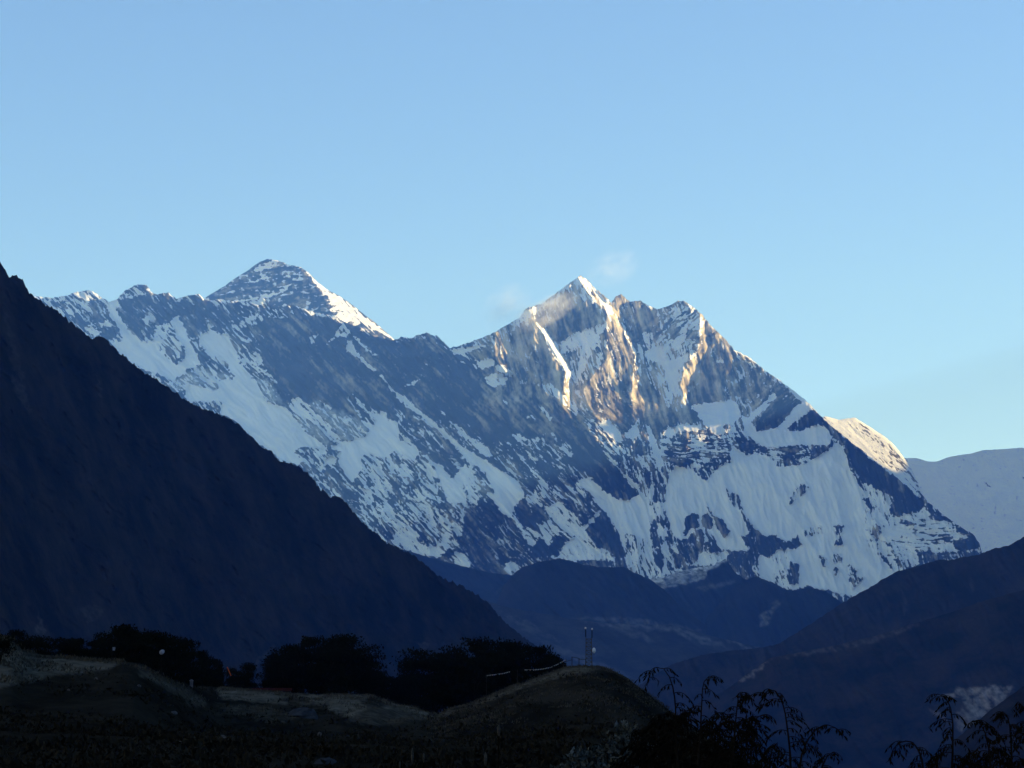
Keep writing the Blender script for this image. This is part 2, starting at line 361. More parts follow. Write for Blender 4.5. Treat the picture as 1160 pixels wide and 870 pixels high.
snow_c, slab_c = Canvas(0.2), Canvas(0.0)
PATCHES = """
z .35 30,310 230,320 250,470 60,470 30,400
a .55 40,220 200,240 330,190 470,185 560,260 480,330 300,370 180,310 60,240
a .1 480,230 600,290 610,360 580,420 470,430 400,470 340,420 360,360 470,340 460,270
a .9 420,460 480,450 540,490 490,550
a .08 560,440 680,470 640,540 580,560 540,510
a .97 590,270 660,250 670,310 650,330 700,410 740,440 760,510 820,560 930,560 1000,640 1050,720 1160,740 1160,800 1080,850 960,800 850,770 680,640 620,560 700,560 660,430 610,350
a .55 670,250 720,190 820,140 900,150 930,200 860,220 760,260
a .1 690,260 840,220 940,200 1100,250 1100,340 1050,420 960,470 900,530 830,540 760,500 700,400 650,330
a .55 850,390 910,370 880,440
a .95 1060,400 1120,370 1160,420 1160,560 1120,520 1080,470
a .85 940,440 1020,430 1060,520 1140,600 1100,700 1040,680 980,600 920,560
a .12 1000,590 1060,610 1120,700 1080,720 1020,650
b .1 0,130 300,140 420,180 470,380 330,370 290,330 220,380 160,420 100,280 30,240
b .97 30,250 80,240 120,340 160,410 170,460 230,560 240,600 130,640 80,690 40,720 0,700 0,600 60,600 120,560 130,480 60,390
b .97 290,275 320,340 370,375 440,380 470,450 510,520 520,580 570,620 620,700 660,760 720,870 160,870 120,830 160,740 240,760 320,800 400,750 460,740 490,680 440,640 430,580 380,540 330,550 280,520 230,420 240,380 300,360
b .12 170,450 230,470 290,550 360,600 420,640 470,680 420,690 330,640 240,610 220,540
b .15 340,550 400,560 430,620 380,610
b s.5 160,660 240,630 330,650 480,680 460,740 400,750 320,800 240,760 160,740 100,800 0,740 60,700
b .3 480,380 660,300 760,240 740,200 600,260 470,330
b .8 470,320 580,260 660,230 600,300 540,340 500,380
b .8 570,430 620,380 640,390 590,440
b .75 370,120 460,125 560,140 700,110 690,160 600,180 520,150 400,140
b .25 480,440 640,480 760,690 620,700 520,560
b .05 700,260 850,260 1160,230 1160,870 980,860 760,690 660,480 700,400
b .85 640,500 690,550 680,610 760,690 740,690 650,580
b .85 1030,390 1100,380 1060,430 1040,420
b s.3 650,720 720,720 770,760 850,870 720,870 680,800
c .06 0,60 200,60 330,150 620,240 880,220 1050,330 1160,440 1160,870 660,870 500,720 300,740 0,640
c .85 0,25 60,20 120,45 200,50 280,120 240,110 150,60 60,50
c .85 240,110 270,120 310,170 260,210 220,200 130,260 150,230 200,170
c .95 280,240 310,230 350,310 420,390 490,440 480,450 400,400 340,340 260,300
c .95 520,480 560,520 620,590 700,640 760,700 830,760 960,860 900,870 800,770 720,720 640,650 620,610 540,510
c .8 310,180 400,260 490,340 470,345 380,260
c .7 0,200 70,185 40,215 20,270 0,220
c .85 270,640 320,690 390,780 360,780 300,700
c .3 580,640 700,740 860,860 740,870 660,840
c .85 320,620 370,680 420,740 520,760 560,750 580,810 640,830 660,870 460,870 490,810 430,770 360,700
c .65 700,560 800,510 830,470 800,530 740,570
c .75 830,410 890,385 880,405
c .8 960,740 1010,780 980,770
c .8 1030,820 1110,870 1050,870
c s.3 80,660 180,740 300,760 400,830 450,870 150,870 100,780 0,700
c .75 0,710 60,760 110,800 160,870 60,870 0,800
d .97 0,0 250,0 300,100 340,160 440,190 500,230 560,300 620,380 700,440 760,470 790,520 700,500 600,490 540,520 600,590 560,630 440,590 360,520 270,470 200,400 120,320 30,260 0,260
d s.3 260,0 340,10 420,110 490,200 430,180 340,160 300,100
d .85 500,190 520,150 570,130 640,190 700,250 760,300 870,460 820,460 740,380 700,330 600,270 520,230
d s.25 520,230 600,270 720,350 810,460 780,490 700,440 600,350 540,280
d s.25 640,190 720,220 820,230 900,240 1000,300 1080,350 1060,410 980,440 880,450 800,340 720,260
d .04 400,0 1000,0 900,110 1050,300 900,240 730,160 560,120 420,90
d .85 715,150 790,190 830,225 760,200
d .9 920,120 980,190 1030,260 1000,260 940,170
d .9 970,120 1040,180 1080,230 1160,270 1150,300 1080,260 1000,170
d .5 640,560 760,520 790,540 750,630 640,640 590,600
d .55 640,640 740,640 800,780 900,860 800,850 700,720
d .3 740,640 860,630 920,760 880,820 800,780 730,720
e .5 0,150 560,300 700,640 800,700 800,870 100,870 0,600
d .95 1060,410 1120,330 1160,300 1160,540 1060,540 1030,560 1030,660 1000,700 960,760 900,680 860,620 850,560 880,530 800,500 880,450 980,440
d .92 760,590 800,550 850,580 830,620 750,635
d .5 1030,560 1160,540 1160,870 1000,870 960,780 1030,660
e .95 190,0 240,0 250,50 330,70 340,130 330,170 420,240 470,300 450,350 380,290 300,260 230,320 180,300 110,270 0,320 0,180 100,150 150,60
e .9 60,540 120,540 170,690 140,730 90,650
e .9 250,370 310,370 300,430 270,430
e .85 350,360 410,430 390,460 340,400
e .85 510,380 550,400 600,490 560,450
e .8 500,440 560,520 640,610 690,740 640,690 560,580
e .94 580,350 640,370 700,430 760,500 800,560 830,600 820,690 760,690 690,640 650,540 620,450
e .85 720,480 800,360 870,380 920,480 930,590 900,650 840,640 830,560 770,520
e .12 450,0 600,100 740,230 820,340 800,380 700,400 600,310 480,260 380,180 340,120 360,40
e .9 340,140 440,200 480,250 470,300 400,240
e .05 860,50 940,180 1000,280 1160,460 1160,0 800,0
e .12 560,20 720,60 860,200 940,280 1060,380 1060,410 980,340 860,270 740,170
e .97 500,0 560,20 640,90 740,180 860,270 980,340 1160,470 1160,760 1090,720 1040,650 980,590 970,530 1080,590 1060,560 990,500 970,430 880,360 830,340 790,280 700,190 580,80
e .2 870,370 960,420 980,500 1080,570 1080,600 970,560 950,600 920,490
e .95 720,60 790,110 860,170 970,220 1010,310 940,280 860,210 780,130
f .5 0,0 720,0 740,150 640,330 420,350 300,300 120,170
e .04 830,680 900,670 930,600 970,650 1000,610 1060,680 1100,750 1160,770 1160,870 820,870 800,780
f .85 290,170 420,180 450,270 520,300 600,200 640,280 570,360 480,340 380,310 260,260
f .08 740,50 880,0 940,0 1000,100 1060,110 1160,300 1160,400 1080,400 1000,470 830,450 740,330 690,300 720,180
f .85 680,310 730,330 780,430 720,420 660,390 620,360
f .6 1000,400 1080,380 1080,430 1000,470
f .6 950,160 990,170 960,260 930,250
f .9 1050,80 1120,150 1160,200 1160,320 1130,220 1070,150
g .05 0,160 60,140 330,120 700,0 840,200 830,330 950,530 1160,800 1160,870 300,870 200,640 0,480
g .9 0,40 270,0 240,20 120,60 30,80
g .85 160,150 260,105 320,105 330,150 240,180 200,180
g .9 330,150 400,160 440,200 470,240 460,260 420,230 350,200
g .75 250,240 330,210 420,240 400,290 330,310 280,300
g .75 550,180 600,230 640,290 720,370 800,400 870,480 920,520 940,490 900,420 800,350 760,310 700,250 650,190 640,200 700,280 620,230
g .7 620,390 680,470 750,540 730,550 660,500
g .7 580,510 630,550 610,565 560,530
g .6 380,400 420,420 420,460
g .97 455,660 500,655 560,690 560,725 510,700 490,715
g .3 540,700 760,640 900,760 880,870 620,870
g .92 0,560 60,600 130,660 230,730 280,760 305,835 240,810 160,730 60,650
h .15 0,0 470,0 560,170 440,480 360,430 220,340 0,170
h .4 240,170 420,280 470,420 380,460 300,390
h .55 800,0 1160,0 1160,400 1100,330 960,210
h .7 1040,400 1160,330 1160,600 1090,500
h .97 0,200 60,220 140,280 210,350 220,400 140,480 130,550 70,540 30,480 0,450
h .8 215,370 260,400 340,450 400,480 460,440 540,450 600,540 620,590 660,640 700,680 780,760 880,870 760,870 640,720 540,680 500,640 420,570 340,480
h .93 450,30 500,110 560,190 620,270 700,260 780,340 860,400 960,450 1040,400 1080,480 1140,620 1160,780 1080,830 990,800 940,720 880,620 800,510 750,460 680,350 600,270 540,180
h .03 560,0 760,0 900,200 1000,330 1050,380 960,440 880,410 800,360 700,260 600,170
h .2 450,270 560,280 580,380 500,440 430,380
h .3 590,300 640,310 680,380 740,460 740,490 680,560 620,570 600,480
h .9 620,640 680,590 770,490 790,510 700,610 650,660
h .04 770,515 830,560 870,640 950,740 960,830 900,850 830,790 760,780 700,700 660,650 720,600
h .8 140,550 220,630 300,660 340,600 400,570 480,650 430,700 390,750 340,700 280,760 240,740 180,640
h .03 140,500 210,425 250,470 300,580 320,640 290,660 210,610
h .04 270,470 300,455 345,500 320,550
h .04 480,680 530,720 440,830 390,840 400,760
h .06 280,770 340,710 390,760 380,850 260,850
h .1 0,500 130,560 230,740 250,870 0,870
h .92 530,730 600,700 700,760 860,870 440,870
h .95 755,0 800,50 880,150 960,240 1060,330 1060,370 1000,320 880,180 800,80
i .2 400,120 500,80 740,260 720,380 620,400 380,540 300,540 150,400 0,480 0,420 150,290
i .8 0,420 90,340 200,300 330,200 460,100 400,180 330,250 200,330 60,430 0,490
i .8 470,100 510,80 600,150 650,220 700,270 740,330 740,370 700,380 660,280 600,220 540,160
i .03 330,330 560,260 640,330 640,400 500,480 380,540 330,580 250,460
i .35 340,590 500,560 690,480 690,600 600,870 440,870 400,700
i .88 340,590 420,520 480,490 600,450 690,415 690,450 640,520 590,640 560,690 500,820 470,830 480,720 510,600 490,560 470,620 370,650
i .12 690,420 760,420 800,560 820,640 790,780 820,870 600,870 640,740 690,640
i .03 760,420 880,580 900,720 870,870 820,870 800,780 820,640
i .3 740,340 880,560 980,770 980,850 880,870 900,650 800,480
i .1 0,500 130,430 230,520 200,740 280,870 0,870
i .06 200,560 260,600 330,700 390,790 380,870 290,870 190,760
i .95 150,400 190,430 270,500 340,610 430,790 400,790 330,700 260,600 240,520
i .15 740,270 800,215 860,260 930,260 1060,320 1160,310 1160,470 1000,490 920,600 840,460
i .8 930,510 1010,480 1130,480 1060,570 960,600
i .55 930,600 1160,560 1160,870 980,870
j .6 420,0 750,0 880,90 740,220 700,380 740,430 600,480 480,320 400,100
k .35 170,130 360,70 520,220 470,280 200,400 40,260 0,100
k .04 0,90 160,140 120,280 30,310 0,300
j .92 440,130 600,60 700,0 760,0 720,60 640,100 600,160 660,180 780,120 770,180 700,260 700,370 720,430 640,420 600,330 600,250 500,190
j .3 460,180 590,200 600,300 500,310
j .1 860,0 880,160 890,280 830,360 740,410 710,360 750,220 820,150 850,80
j .15 960,0 1060,40 1130,200 1120,290 1080,260 1000,120
j .03 890,200 1060,200 1160,300 1160,480 1060,470 960,490 860,500 780,480 760,420 840,370
j .1 180,0 290,80 280,280 340,400 260,470 150,530 110,590 20,480 0,380 110,250 180,160
j .03 290,80 360,160 370,340 340,400 290,300
j .2 340,30 460,240 470,320 370,380 380,200
j .45 560,760 720,700 900,690 1080,870 560,870
j .6 540,600 660,620 660,650 560,650
j .03 480,330 560,450 620,530 680,560 780,500 870,630 700,640 620,660 560,720 500,720 460,640 410,600 360,390
j .05 150,540 330,440 370,560 380,600 330,700 280,700 200,600
j .4 50,680 130,760 310,860 180,870
j .5 330,760 440,760 480,870 320,870
j .94 110,640 200,610 270,700 310,810 310,850 230,780 170,700
j .97 410,600 400,740 330,760 290,730 340,690
j .1 420,620 470,620 500,720 480,800 430,760
j .95 450,650 490,650 520,730 580,860 510,870 480,760
j .9 570,730 640,660 760,640 860,650 890,690 800,700 720,700 640,740
j .97 790,510 900,490 1080,475 1150,520 1150,610 1090,630 1050,700 980,730 930,700
j .9 1080,640 1160,600 1160,870 1060,860 1000,740
j .35 880,680 960,740 1060,850 960,850 850,740
k .85 220,380 360,300 480,190 470,230 360,330 260,400
k .75 60,300 130,290 120,360 40,380
k .9 130,380 210,300 220,320 180,380
k .65 260,100 350,80 390,130 330,140 240,180
k .1 500,200 560,260 690,390 740,560 740,600 680,580 640,500 500,520 490,350
k .18 750,540 900,600 1160,770 1160,870 860,870 750,800
k .8 740,470 830,520 900,570 860,560 760,510
k .97 710,430 830,490 960,580 1100,680 1160,740 1160,700 980,560 850,470 730,410
k .75 880,860 1010,730 1020,760 960,830 920,870
l .12 0,0 370,0 620,190 800,390 780,420 700,330 560,370 440,370 230,380 200,310 120,240 100,160 0,150
l .45 0,330 120,280 200,420 200,500 80,580 0,600
l .95 0,160 60,155 110,200 120,260 80,320 0,330
l .96 130,260 180,270 340,120 380,100 360,140 200,310 240,380 330,360 400,350 480,250 520,190 600,170 630,220 540,290 440,370 560,370 680,330 760,360 790,430 760,480 500,490 280,500 210,440 150,380
l .05 230,330 300,230 400,130 500,200 480,250 400,340 280,370
l .05 540,310 640,220 720,290 680,330 550,370
l .98 120,520 300,640 480,630 600,610 760,510 850,440 900,560 920,640 980,740 1020,870 0,870 0,620 60,480
l .3 220,490 430,490 560,480 700,480 640,560 580,620 450,620 440,560 330,570 320,640 260,610
l .04 780,370 900,440 1160,620 1160,800 1040,780 970,690 920,580 880,480 800,430
l .97 360,-30 480,50 620,160 740,270 860,360 780,330 690,250 600,190 480,80
m .4 0,0 420,0 420,180 350,320 200,330 100,240 0,170
m .92 230,0 280,0 320,100 330,180 300,220 260,120
m .35 410,0 800,0 830,150 700,150 600,180 620,270 480,190 400,110
m .93 0,420 100,440 200,450 230,620 240,800 200,820 120,780 0,660
m .75 200,440 340,440 380,640 380,720 300,680 230,600
m .97 350,330 410,180 520,190 640,290 740,180 840,140 1000,80 1160,150 1160,640 1080,720 1020,640 900,700 960,800 880,800 740,780 700,690 640,640 560,640 520,700 460,720 400,690 340,480
n .95 0,0 700,0 830,250 860,300 830,520 980,690 1000,700 720,860 640,870 500,830 360,800 250,830 100,780 0,740
m .03 490,560 540,520 590,540 590,630 530,640 480,700
m .03 610,540 650,515 690,570 690,640 650,650 610,600
m .03 700,560 760,560 820,660 780,700 720,640
m .1 640,440 690,530 760,570 700,570 650,490
m .15 790,340 880,400 930,540 1000,640 1080,720 1020,740 960,660 900,520 820,430
m .05 450,720 540,700 640,760 650,830 640,870 440,870
m .08 390,800 440,800 450,870 390,870
m .08 230,630 290,660 310,770 250,760
m .08 250,800 320,810 330,870 250,870
m .1 340,490 380,600 400,750 370,740 350,600
m .06 1010,640 1070,700 1160,680 1160,760 1080,840 1000,800
m .05 840,830 960,790 1000,870 820,870
p .7 0,120 420,250 420,400 200,450 90,390
p .08 220,120 290,180 270,230 230,220
p .08 230,260 290,290 290,370 240,340
p .08 360,250 410,290 420,380 370,360
p .1 400,200 560,200 590,330 470,350 410,300
p .9 560,270 640,260 740,260 700,320 600,350 480,350
p .12 730,300 830,270 880,250 890,340 830,440 760,380
p .15 940,270 1060,200 980,300
p .85 950,300 1080,230 1150,300 1110,430 1160,510 1020,480 930,340
p .1 1130,370 1160,360 1160,480 1110,450
n .2 270,80 340,40 370,80 310,140 280,190 220,200 230,140
n .2 540,350 620,355 600,420 610,500 540,500 590,450
n .4 330,380 450,360 450,420 330,430
n .08 20,520 120,430 200,480 280,430 310,490 260,540 160,520 60,590 10,570
n .1 230,620 290,630 290,780 220,780 200,720
n .15 440,570 490,600 470,660
n .3 530,560 590,560 600,620 540,630
n .2 540,670 580,670 570,740
n .35 650,640 720,680 690,720 770,740 680,830 650,720
n .8 740,40 880,80 960,120 970,170 950,230 900,240 980,300 1100,430 1160,500 1160,640 1000,700 900,560 880,330 800,150
o .82 0,400 200,500 420,540 500,620 700,740 830,800 900,870 0,870
n .1 760,150 800,170 830,260 780,200
n .15 840,320 870,340 860,500 840,430
n .04 720,0 1000,0 1160,110 1160,180 1090,190 960,140 850,80
o .03 0,150 100,230 260,340 380,440 440,520 400,580 340,580 240,610 170,570 200,510 310,500 300,470 190,460 120,420 0,370
o .04 640,780 760,770 830,790 830,850 700,870 640,840
o .35 460,740 640,740 640,800 520,790
o .4 580,640 670,660 670,720 620,720
o .25 300,640 350,660 380,760 320,720
o .2 60,620 100,700 90,800 50,760
o .95 0,60 160,200 280,320 350,390 430,520 400,480 250,345 0,165
"""
patches(PATCHES, snow_c, slab_c)
snow_c.blur(1)
slab_c.blur(3)

def wall_snow(u, v, d):
    wu = 2.4 * fbm(u / 5, v / 5, 4, 301, 0.6); wv = 2.4 * fbm(u / 5, v / 5, 4, 302, 0.6)
    f = snow_c.sample(u + wu, v + wv)
    f = np.where(f > 0.86, f + (f - 0.86) * 1.3, np.where(f < 0.13, f - (0.13 - f) * 1.6, f))
    n = grain(u, v, 17, 3.2, 3, 401) + 0.45 * grain(u, v, 6, 1.6, 2, 431) + 0.4 * fbm(u / 3.2, v / 3.2, 3, 441) + 0.4 * fbm(u / 26, v / 26, 2, 442) \
        + 0.55 * grain(u, v, 30, 9, 2, 521, True) + 0.3 * grain(u, v, 90, 26, 2, 501, True)
    c = cdf(n)
    # thin snow-filled cracks running down the rock
    ln = np.abs(grain(u, v, 46, 5.5, 2, 461)) < 0.022 + 0.03 * np.clip(fbm(u / 24, v / 24, 2, 462), -.6, 1)
    pat = fbm(u / 14, v / 14, 2, 463) > 0.05
    return np.where(ln & pat & (f > 0.03) & (f < 0.6), 0.12, f - c)

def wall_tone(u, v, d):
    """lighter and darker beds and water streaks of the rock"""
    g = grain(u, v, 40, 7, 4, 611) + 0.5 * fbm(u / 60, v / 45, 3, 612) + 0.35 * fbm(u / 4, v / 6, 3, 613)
    massif = sstep(u, 520, 575) * (1 - sstep(u, 850, 900)) * (1 - sstep(v, 455, 500))     # upper massif's rock toned paler, sunlit brightness put into the colour
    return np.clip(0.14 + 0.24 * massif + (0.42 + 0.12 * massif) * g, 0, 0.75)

def wall_slab(u, v, d):
    return slab_c.sample(u + 4 * fbm(u / 9, v / 9, 3, 303), v + 4 * fbm(u / 9, v / 9, 3, 304)) * (0.65 + 0.5 * fbm(u / 5, v / 5, 2, 305))

def wall_depth(u, v, d):
    Y = 20000 + (680 - v) / 340 * 2200 - (u - 580) * 1.3
    f = np.clip(snow_c.sample(u, v), 0, 1)
    rock = 1 - 0.85 * sstep(f, 0.6, 0.95)
    Y -= (40 + 60 * rock) * (1 - 0.8 * np.exp(-((u - 692) / 45) ** 2 - ((v - 418) / 55) ** 2)) * grain(u, v, 90, 26, 3, 501, True)
    Y -= rock * (30 * (1 - 0.6 * np.exp(-((u - 690) / 40) ** 2 - ((v - 418) / 50) ** 2)) * grain(u, v, 30, 9, 2, 521, True) + 6.5 * grain(u, v, 9, 3.0, 3, 541) + 7 * (1 - sstep(v, 470, 495)) * sstep(v, 355, 378) * sstep(u, 545, 562) * fbm(u / 3.2, v / 15, 3, 551, 0.5, True))
    R1 = '653,311 659,322 674,342 690,356 706,375 716,400 717,420 716,440'
    R2 = '687,365 687,399 688,405 677,419 660,442 663,454 675,473'
    R3 = '602,360 617,380 625,394 635,410 641,422 638,436'
    R4 = '561,380 560,405 572,420'
    R6 = '793,372 792,392 776,414 770,437 774,444'
    R7 = '806,374 815,390 823,405 827,422'
    r = rib(u, v, R1, 20, [4, 5, 6, 8, 14, 16, 15], 0.5)
    r += rib(u, v, R2, 34, [14, 18, 30, 42, 42, 34], 0.3)
    r += rib(u, v, R3, 10, 9, 0.3)
    r += rib(u, v, R4, 20, [18, 24, 18], 1.25)
    r += rib(u, v, '604,372 606,392 609,418', 6, 8, 1.1)
    r += rib(u, v, R6, 22, [6, 9, 18, 20, 12], 0.3)
    r += rib(u, v, R7, 14, [6, 8, 10, 6], 0.4)
    r -= drop(u, v, R1, [8, 10, 12, 8, 14, 16, 15], 270)
    r -= drop(u, v, R2, [18, 22, 36, 48, 46, 36], 300)
    r -= drop(u, v, R3, 10, 330)
    r -= drop(u, v, R4, [12, 16, 10], 60)
    r -= drop(u, v, R6, [6, 9, 18, 20, 12], 250)
    r -= drop(u, v, R7, [6, 8, 10, 6], 80)
    r += rib(u, v, '713,446 717,460 721,476', 8, 4, 1.0, 5)
    r += rib(u, v, '774,446 771,456 767,468', 8, 5, 1.0, 5)
    r += rib(u, v, '385,362 415,392 445,425', 30, 12, 0.5)
    r += rib(u, v, '296,337 302,345 308,356', 10, 4, 0.9, 4)
    r += rib(u, v, '326,345 331,352 338,362', 10, 5, 0.8, 4)
    r += rib(u, v, '477,378 481,388 485,402', 30, 26, 0.6)
    Y -= r
    # the crest rolls over, most of all where the east snow slope shows along the right-hand ridge
    w = 3.0 + 4.5 * sstep(u, 826, 842) * (1 - sstep(u, 940, 985))
    k = np.clip(1 - d / w, 0, 1)
    Y += k * k * w * 9.0
    return Y

rock_wall = mat('snow_wall_rock')
def snow_rock_material(m, rock_dark=(0.024, 0.027, 0.033), rock_light=(0.60, 0.52, 0.38), snow=(0.82, 0.83, 0.85)):
    t = NT(m)
    big = t.noise(1 / 260, 4, 0.6, stretch=(1, 1, 0.5))
    fine = t.noise(1 / 28, 6, 0.7, stretch=(1, 1, 0.45))
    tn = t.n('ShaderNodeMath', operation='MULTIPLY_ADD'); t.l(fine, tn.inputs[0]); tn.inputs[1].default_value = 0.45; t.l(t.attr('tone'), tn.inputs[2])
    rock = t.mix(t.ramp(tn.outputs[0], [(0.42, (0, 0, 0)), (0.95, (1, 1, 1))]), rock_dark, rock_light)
    rock = t.mix(t.ramp(big, [(0.5, (0, 0, 0)), (0.75, (0.35, 0.35, 0.35))]), rock, (0.11, 0.10, 0.09))
    slabc = t.mix(t.noise(1 / 40, 5, 0.7), (0.30, 0.31, 0.31), (0.50, 0.52, 0.53))
    rock = t.mix(t.attr('slab'), rock, slabc)
    snowc = t.mix(t.ramp(t.noise(1 / 120, 5, 0.6, stretch=(1, 1, 0.4)), [(0.35, (0, 0, 0)), (0.7, (1, 1, 1))]), snow, (0.72, 0.74, 0.77))
    sp = t.noise(1 / 13, 3, 0.65, stretch=(1, 1, 0.7))
    m1 = t.n('ShaderNodeMath', operation='MULTIPLY_ADD'); t.l(sp, m1.inputs[0]); m1.inputs[1].default_value = 0.3; m1.inputs[2].default_value = -0.15
    m2 = t.n('ShaderNodeMath', operation='ADD'); t.l(m1.outputs[0], m2.inputs[0]); t.l(t.attr('snow'), m2.inputs[1])
    m3 = t.n('ShaderNodeMapRange'); m3.inputs['From Min'].default_value = -0.075; m3.inputs['From Max'].default_value = 0.075; t.l(m2.outputs[0], m3.inputs[0])
    t.l(t.mix(m3.outputs[0], rock, snowc), t.b.inputs['Base Color'])
    t.bump(t.noise(1 / 26, 6, 0.75, stretch=(1, 1, 0.4)), 0.6, 16)
    return m
snow_rock_material(rock_wall)

STEP = 0.72
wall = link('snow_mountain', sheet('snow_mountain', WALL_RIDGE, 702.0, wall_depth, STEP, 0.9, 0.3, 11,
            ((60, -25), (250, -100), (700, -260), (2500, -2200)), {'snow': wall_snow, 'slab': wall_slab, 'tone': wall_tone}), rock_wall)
describe(wall, 'long wall of rock and snow below the twin peaked summit ridge', 'mountain', kind='structure')

# ------------------------------------------------------------------ dark pyramid behind the left ridge
PYR_RIDGE = curve('215,352 235,335.6 244,330 253,325 261,319 268.8,313.6 281.7,305.9 292,298 302.4,293 312.8,295 320,297 328,300.7 334,301 341,302.8 349,308.4 359,318.8 372,329 385,335.6 398,344.7 411,355 426.5,366.6 444.7,383 462,398')
pyr_c = Canvas(0.15)
patches("""
E .5 200,110 290,50 340,60 280,110 240,120
E .24 60,190 200,120 420,90 440,120 200,190
E .7 190,220 270,215 340,180 380,160 360,200 270,225
E .85 60,228 130,232 200,228 270,212 262,245 180,245 90,240
E .1 380,180 460,110 500,160 540,220 560,290 480,280 360,240
E .12 60,200 120,160 250,150 330,170 190,210 120,220
E .6 380,130 440,120 450,135 400,145
E .85 440,90 480,150 540,210 570,280 620,330 680,330 840,405 740,330 640,250 560,190 500,150
""", pyr_c)
pyr_c.blur(2)
def pyr_snow(u, v, d):
    f = pyr_c.sample(u + 2 * fbm(u / 6, v / 6, 3, 311), v + 2 * fbm(u / 6, v / 6, 3, 312))
    a, c = rot(u, v, -9)
    a2, c2 = rot(u, v, 45)
    w = sstep(u - (v - 303) * 1.0, 338, 346)
    n = (1 - w) * (fbm(a / 15, c / 4.2, 4, 313, 0.62) + 0.8 * fbm(u / 4.5, v / 4.5, 3, 317)) + w * fbm(a2 / 12, c2 / 2.0, 3, 314)
    return f - 0.01 - cdf(n)
def pyr_depth(u, v, d):
    e = curve('302,293 339,303 351,319 363,331 373,350 384,365 398,400')
    x = np.interp(v, e[:, 1], e[:, 0])
    dx = u - x
    Y = 25800 - (v - 293) * 8.4 * 1.0 + np.where(dx > 0, dx * 8.4 * 1.1, -dx * 8.4 * 0.35)
    a, c = rot(u, v, -9)
    Y -= 14 * fbm(a / 40, c / 4, 3, 315) + 10 * fbm(u / 7, v / 7, 3, 316)
    return Y + np.clip(1 - d / 3, 0, 1) * 25
pyr = link('rock_pyramid_mountain', sheet('rock_pyramid_mountain', PYR_RIDGE, 420.0, pyr_depth, STEP, 0.45, 0.35, 12,
           ((80, -60), (400, -330), (1500, -1600)), {'snow': pyr_snow, 'slab': lambda u, v, d: u * 0, 'tone': lambda u, v, d: np.clip(.2 + .35 * fbm(u / 22, (v + u * .16) / 4.5, 4, 621) + .3 * fbm(u / 6, v / 6, 3, 622), 0, .6)}), rock_wall)
describe(pyr, 'dark banded rock pyramid with a sunlit snow ridge on its right, behind the left ridge', 'mountain', kind='structure')

# ------------------------------------------------------------------ sunlit snow dome behind the right-hand ridge
DOME_RIDGE = curve('915,480 935,471.5 950.5,475.5 960,474 968.6,473 984,482.7 1002,494.3 1010,501 1017.8,509.8 1030.7,528 1038.4,543.4 1042,553.8 1050,572')
dome_c = Canvas(0.93)
patches("""
H .35 430,140 480,180 560,260 640,340 690,410 660,380 600,310 540,250 470,190
H .6 470,170 520,220 500,240 450,190
H .3 560,240 620,310 690,400 700,440 650,370 590,300
H .7 480,250 560,290 640,360 620,370 540,320
""", dome_c)
dome_c.blur(2)
def dome_snow(u, v, d):
    f = dome_c.sample(u + 2 * fbm(u / 6, v / 6, 3, 321), v + 2 * fbm(u / 6, v / 6, 3, 322))
    a, c = rot(u, v, 44)
    return f - cdf(fbm(a / 8, c / 1.7, 3, 323))
def dome_depth(u, v, d):
    a, c = rot(u, v, 44)
    return 22900 + (u - 935) * 7.6 * 0.75 - (v - 473) * 7.6 * 1.0 - 9 * fbm(a / 30, c / 5, 3, 325) + np.clip(1 - d / 4, 0, 1) ** 2 * 30
dome = link('snow_dome', sheet('snow_dome', DOME_RIDGE, 640.0, dome_depth, STEP, 0.3, 0.3, 13,
            ((80, -30), (400, -250), (1500, -1500)), {'snow': dome_snow, 'slab': lambda u, v, d: u * 0, 'tone': lambda u, v, d: u * 0 + .3}), rock_wall)
describe(dome, 'smooth snow shoulder in full sunlight behind the right-hand ridge', 'mountain', kind='structure')

# ------------------------------------------------------------------ pale snow ridge farther right
FAR_RIDGE = curve('1000,530 1025.5,518.9 1038.4,518.9 1051.4,522.8 1061.7,522.8 1074.7,517.6 1090,515 1100.5,513.7 1113.4,509.8 1126,509.3 1140,508.5 1157,507 1175,509 1200,500 1240,510')
far_c = Canvas(0.985)
patches("""
o .6 1110,320 1160,310 1160,335 1120,335
o .6 880,350 920,400 900,405 880,370
o .5 580,185 610,175 600,195
o .5 930,115 950,120 940,130
o .7 1040,160 1090,165 1070,180
o .7 900,205 940,205 920,220
""", far_c)
def far_snow(u, v, d):
    f = far_c.sample(u + 2 * fbm(u / 6, v / 6, 3, 331), v + 2 * fbm(u / 6, v / 6, 3, 332))
    return f - cdf(fbm(u / 5, v / 3, 3, 333))
def far_depth(u, v, d):
    a, c = rot(u, v, 62)
    return 27000 - (v - 510) * 9 * 1.5 + (u - 1100) * 0.6 - 22 * fbm(u / 40, v / 30, 4, 335) - 9 * fbm(a / 40, c / 11, 3, 336)
far = link('far_snow_ridge', sheet('far_snow_ridge', FAR_RIDGE, 680.0, far_depth, 1.2, 0.3, 0.3, 14,
           ((200, -100), (900, -800), (2000, -2500)), {'snow': far_snow, 'slab': lambda u, v, d: u * 0, 'tone': lambda u, v, d: u * 0 + .3}), rock_wall)
describe(far, 'pale even snow ridge in haze beyond the sunlit shoulder', 'mountain', kind='structure')

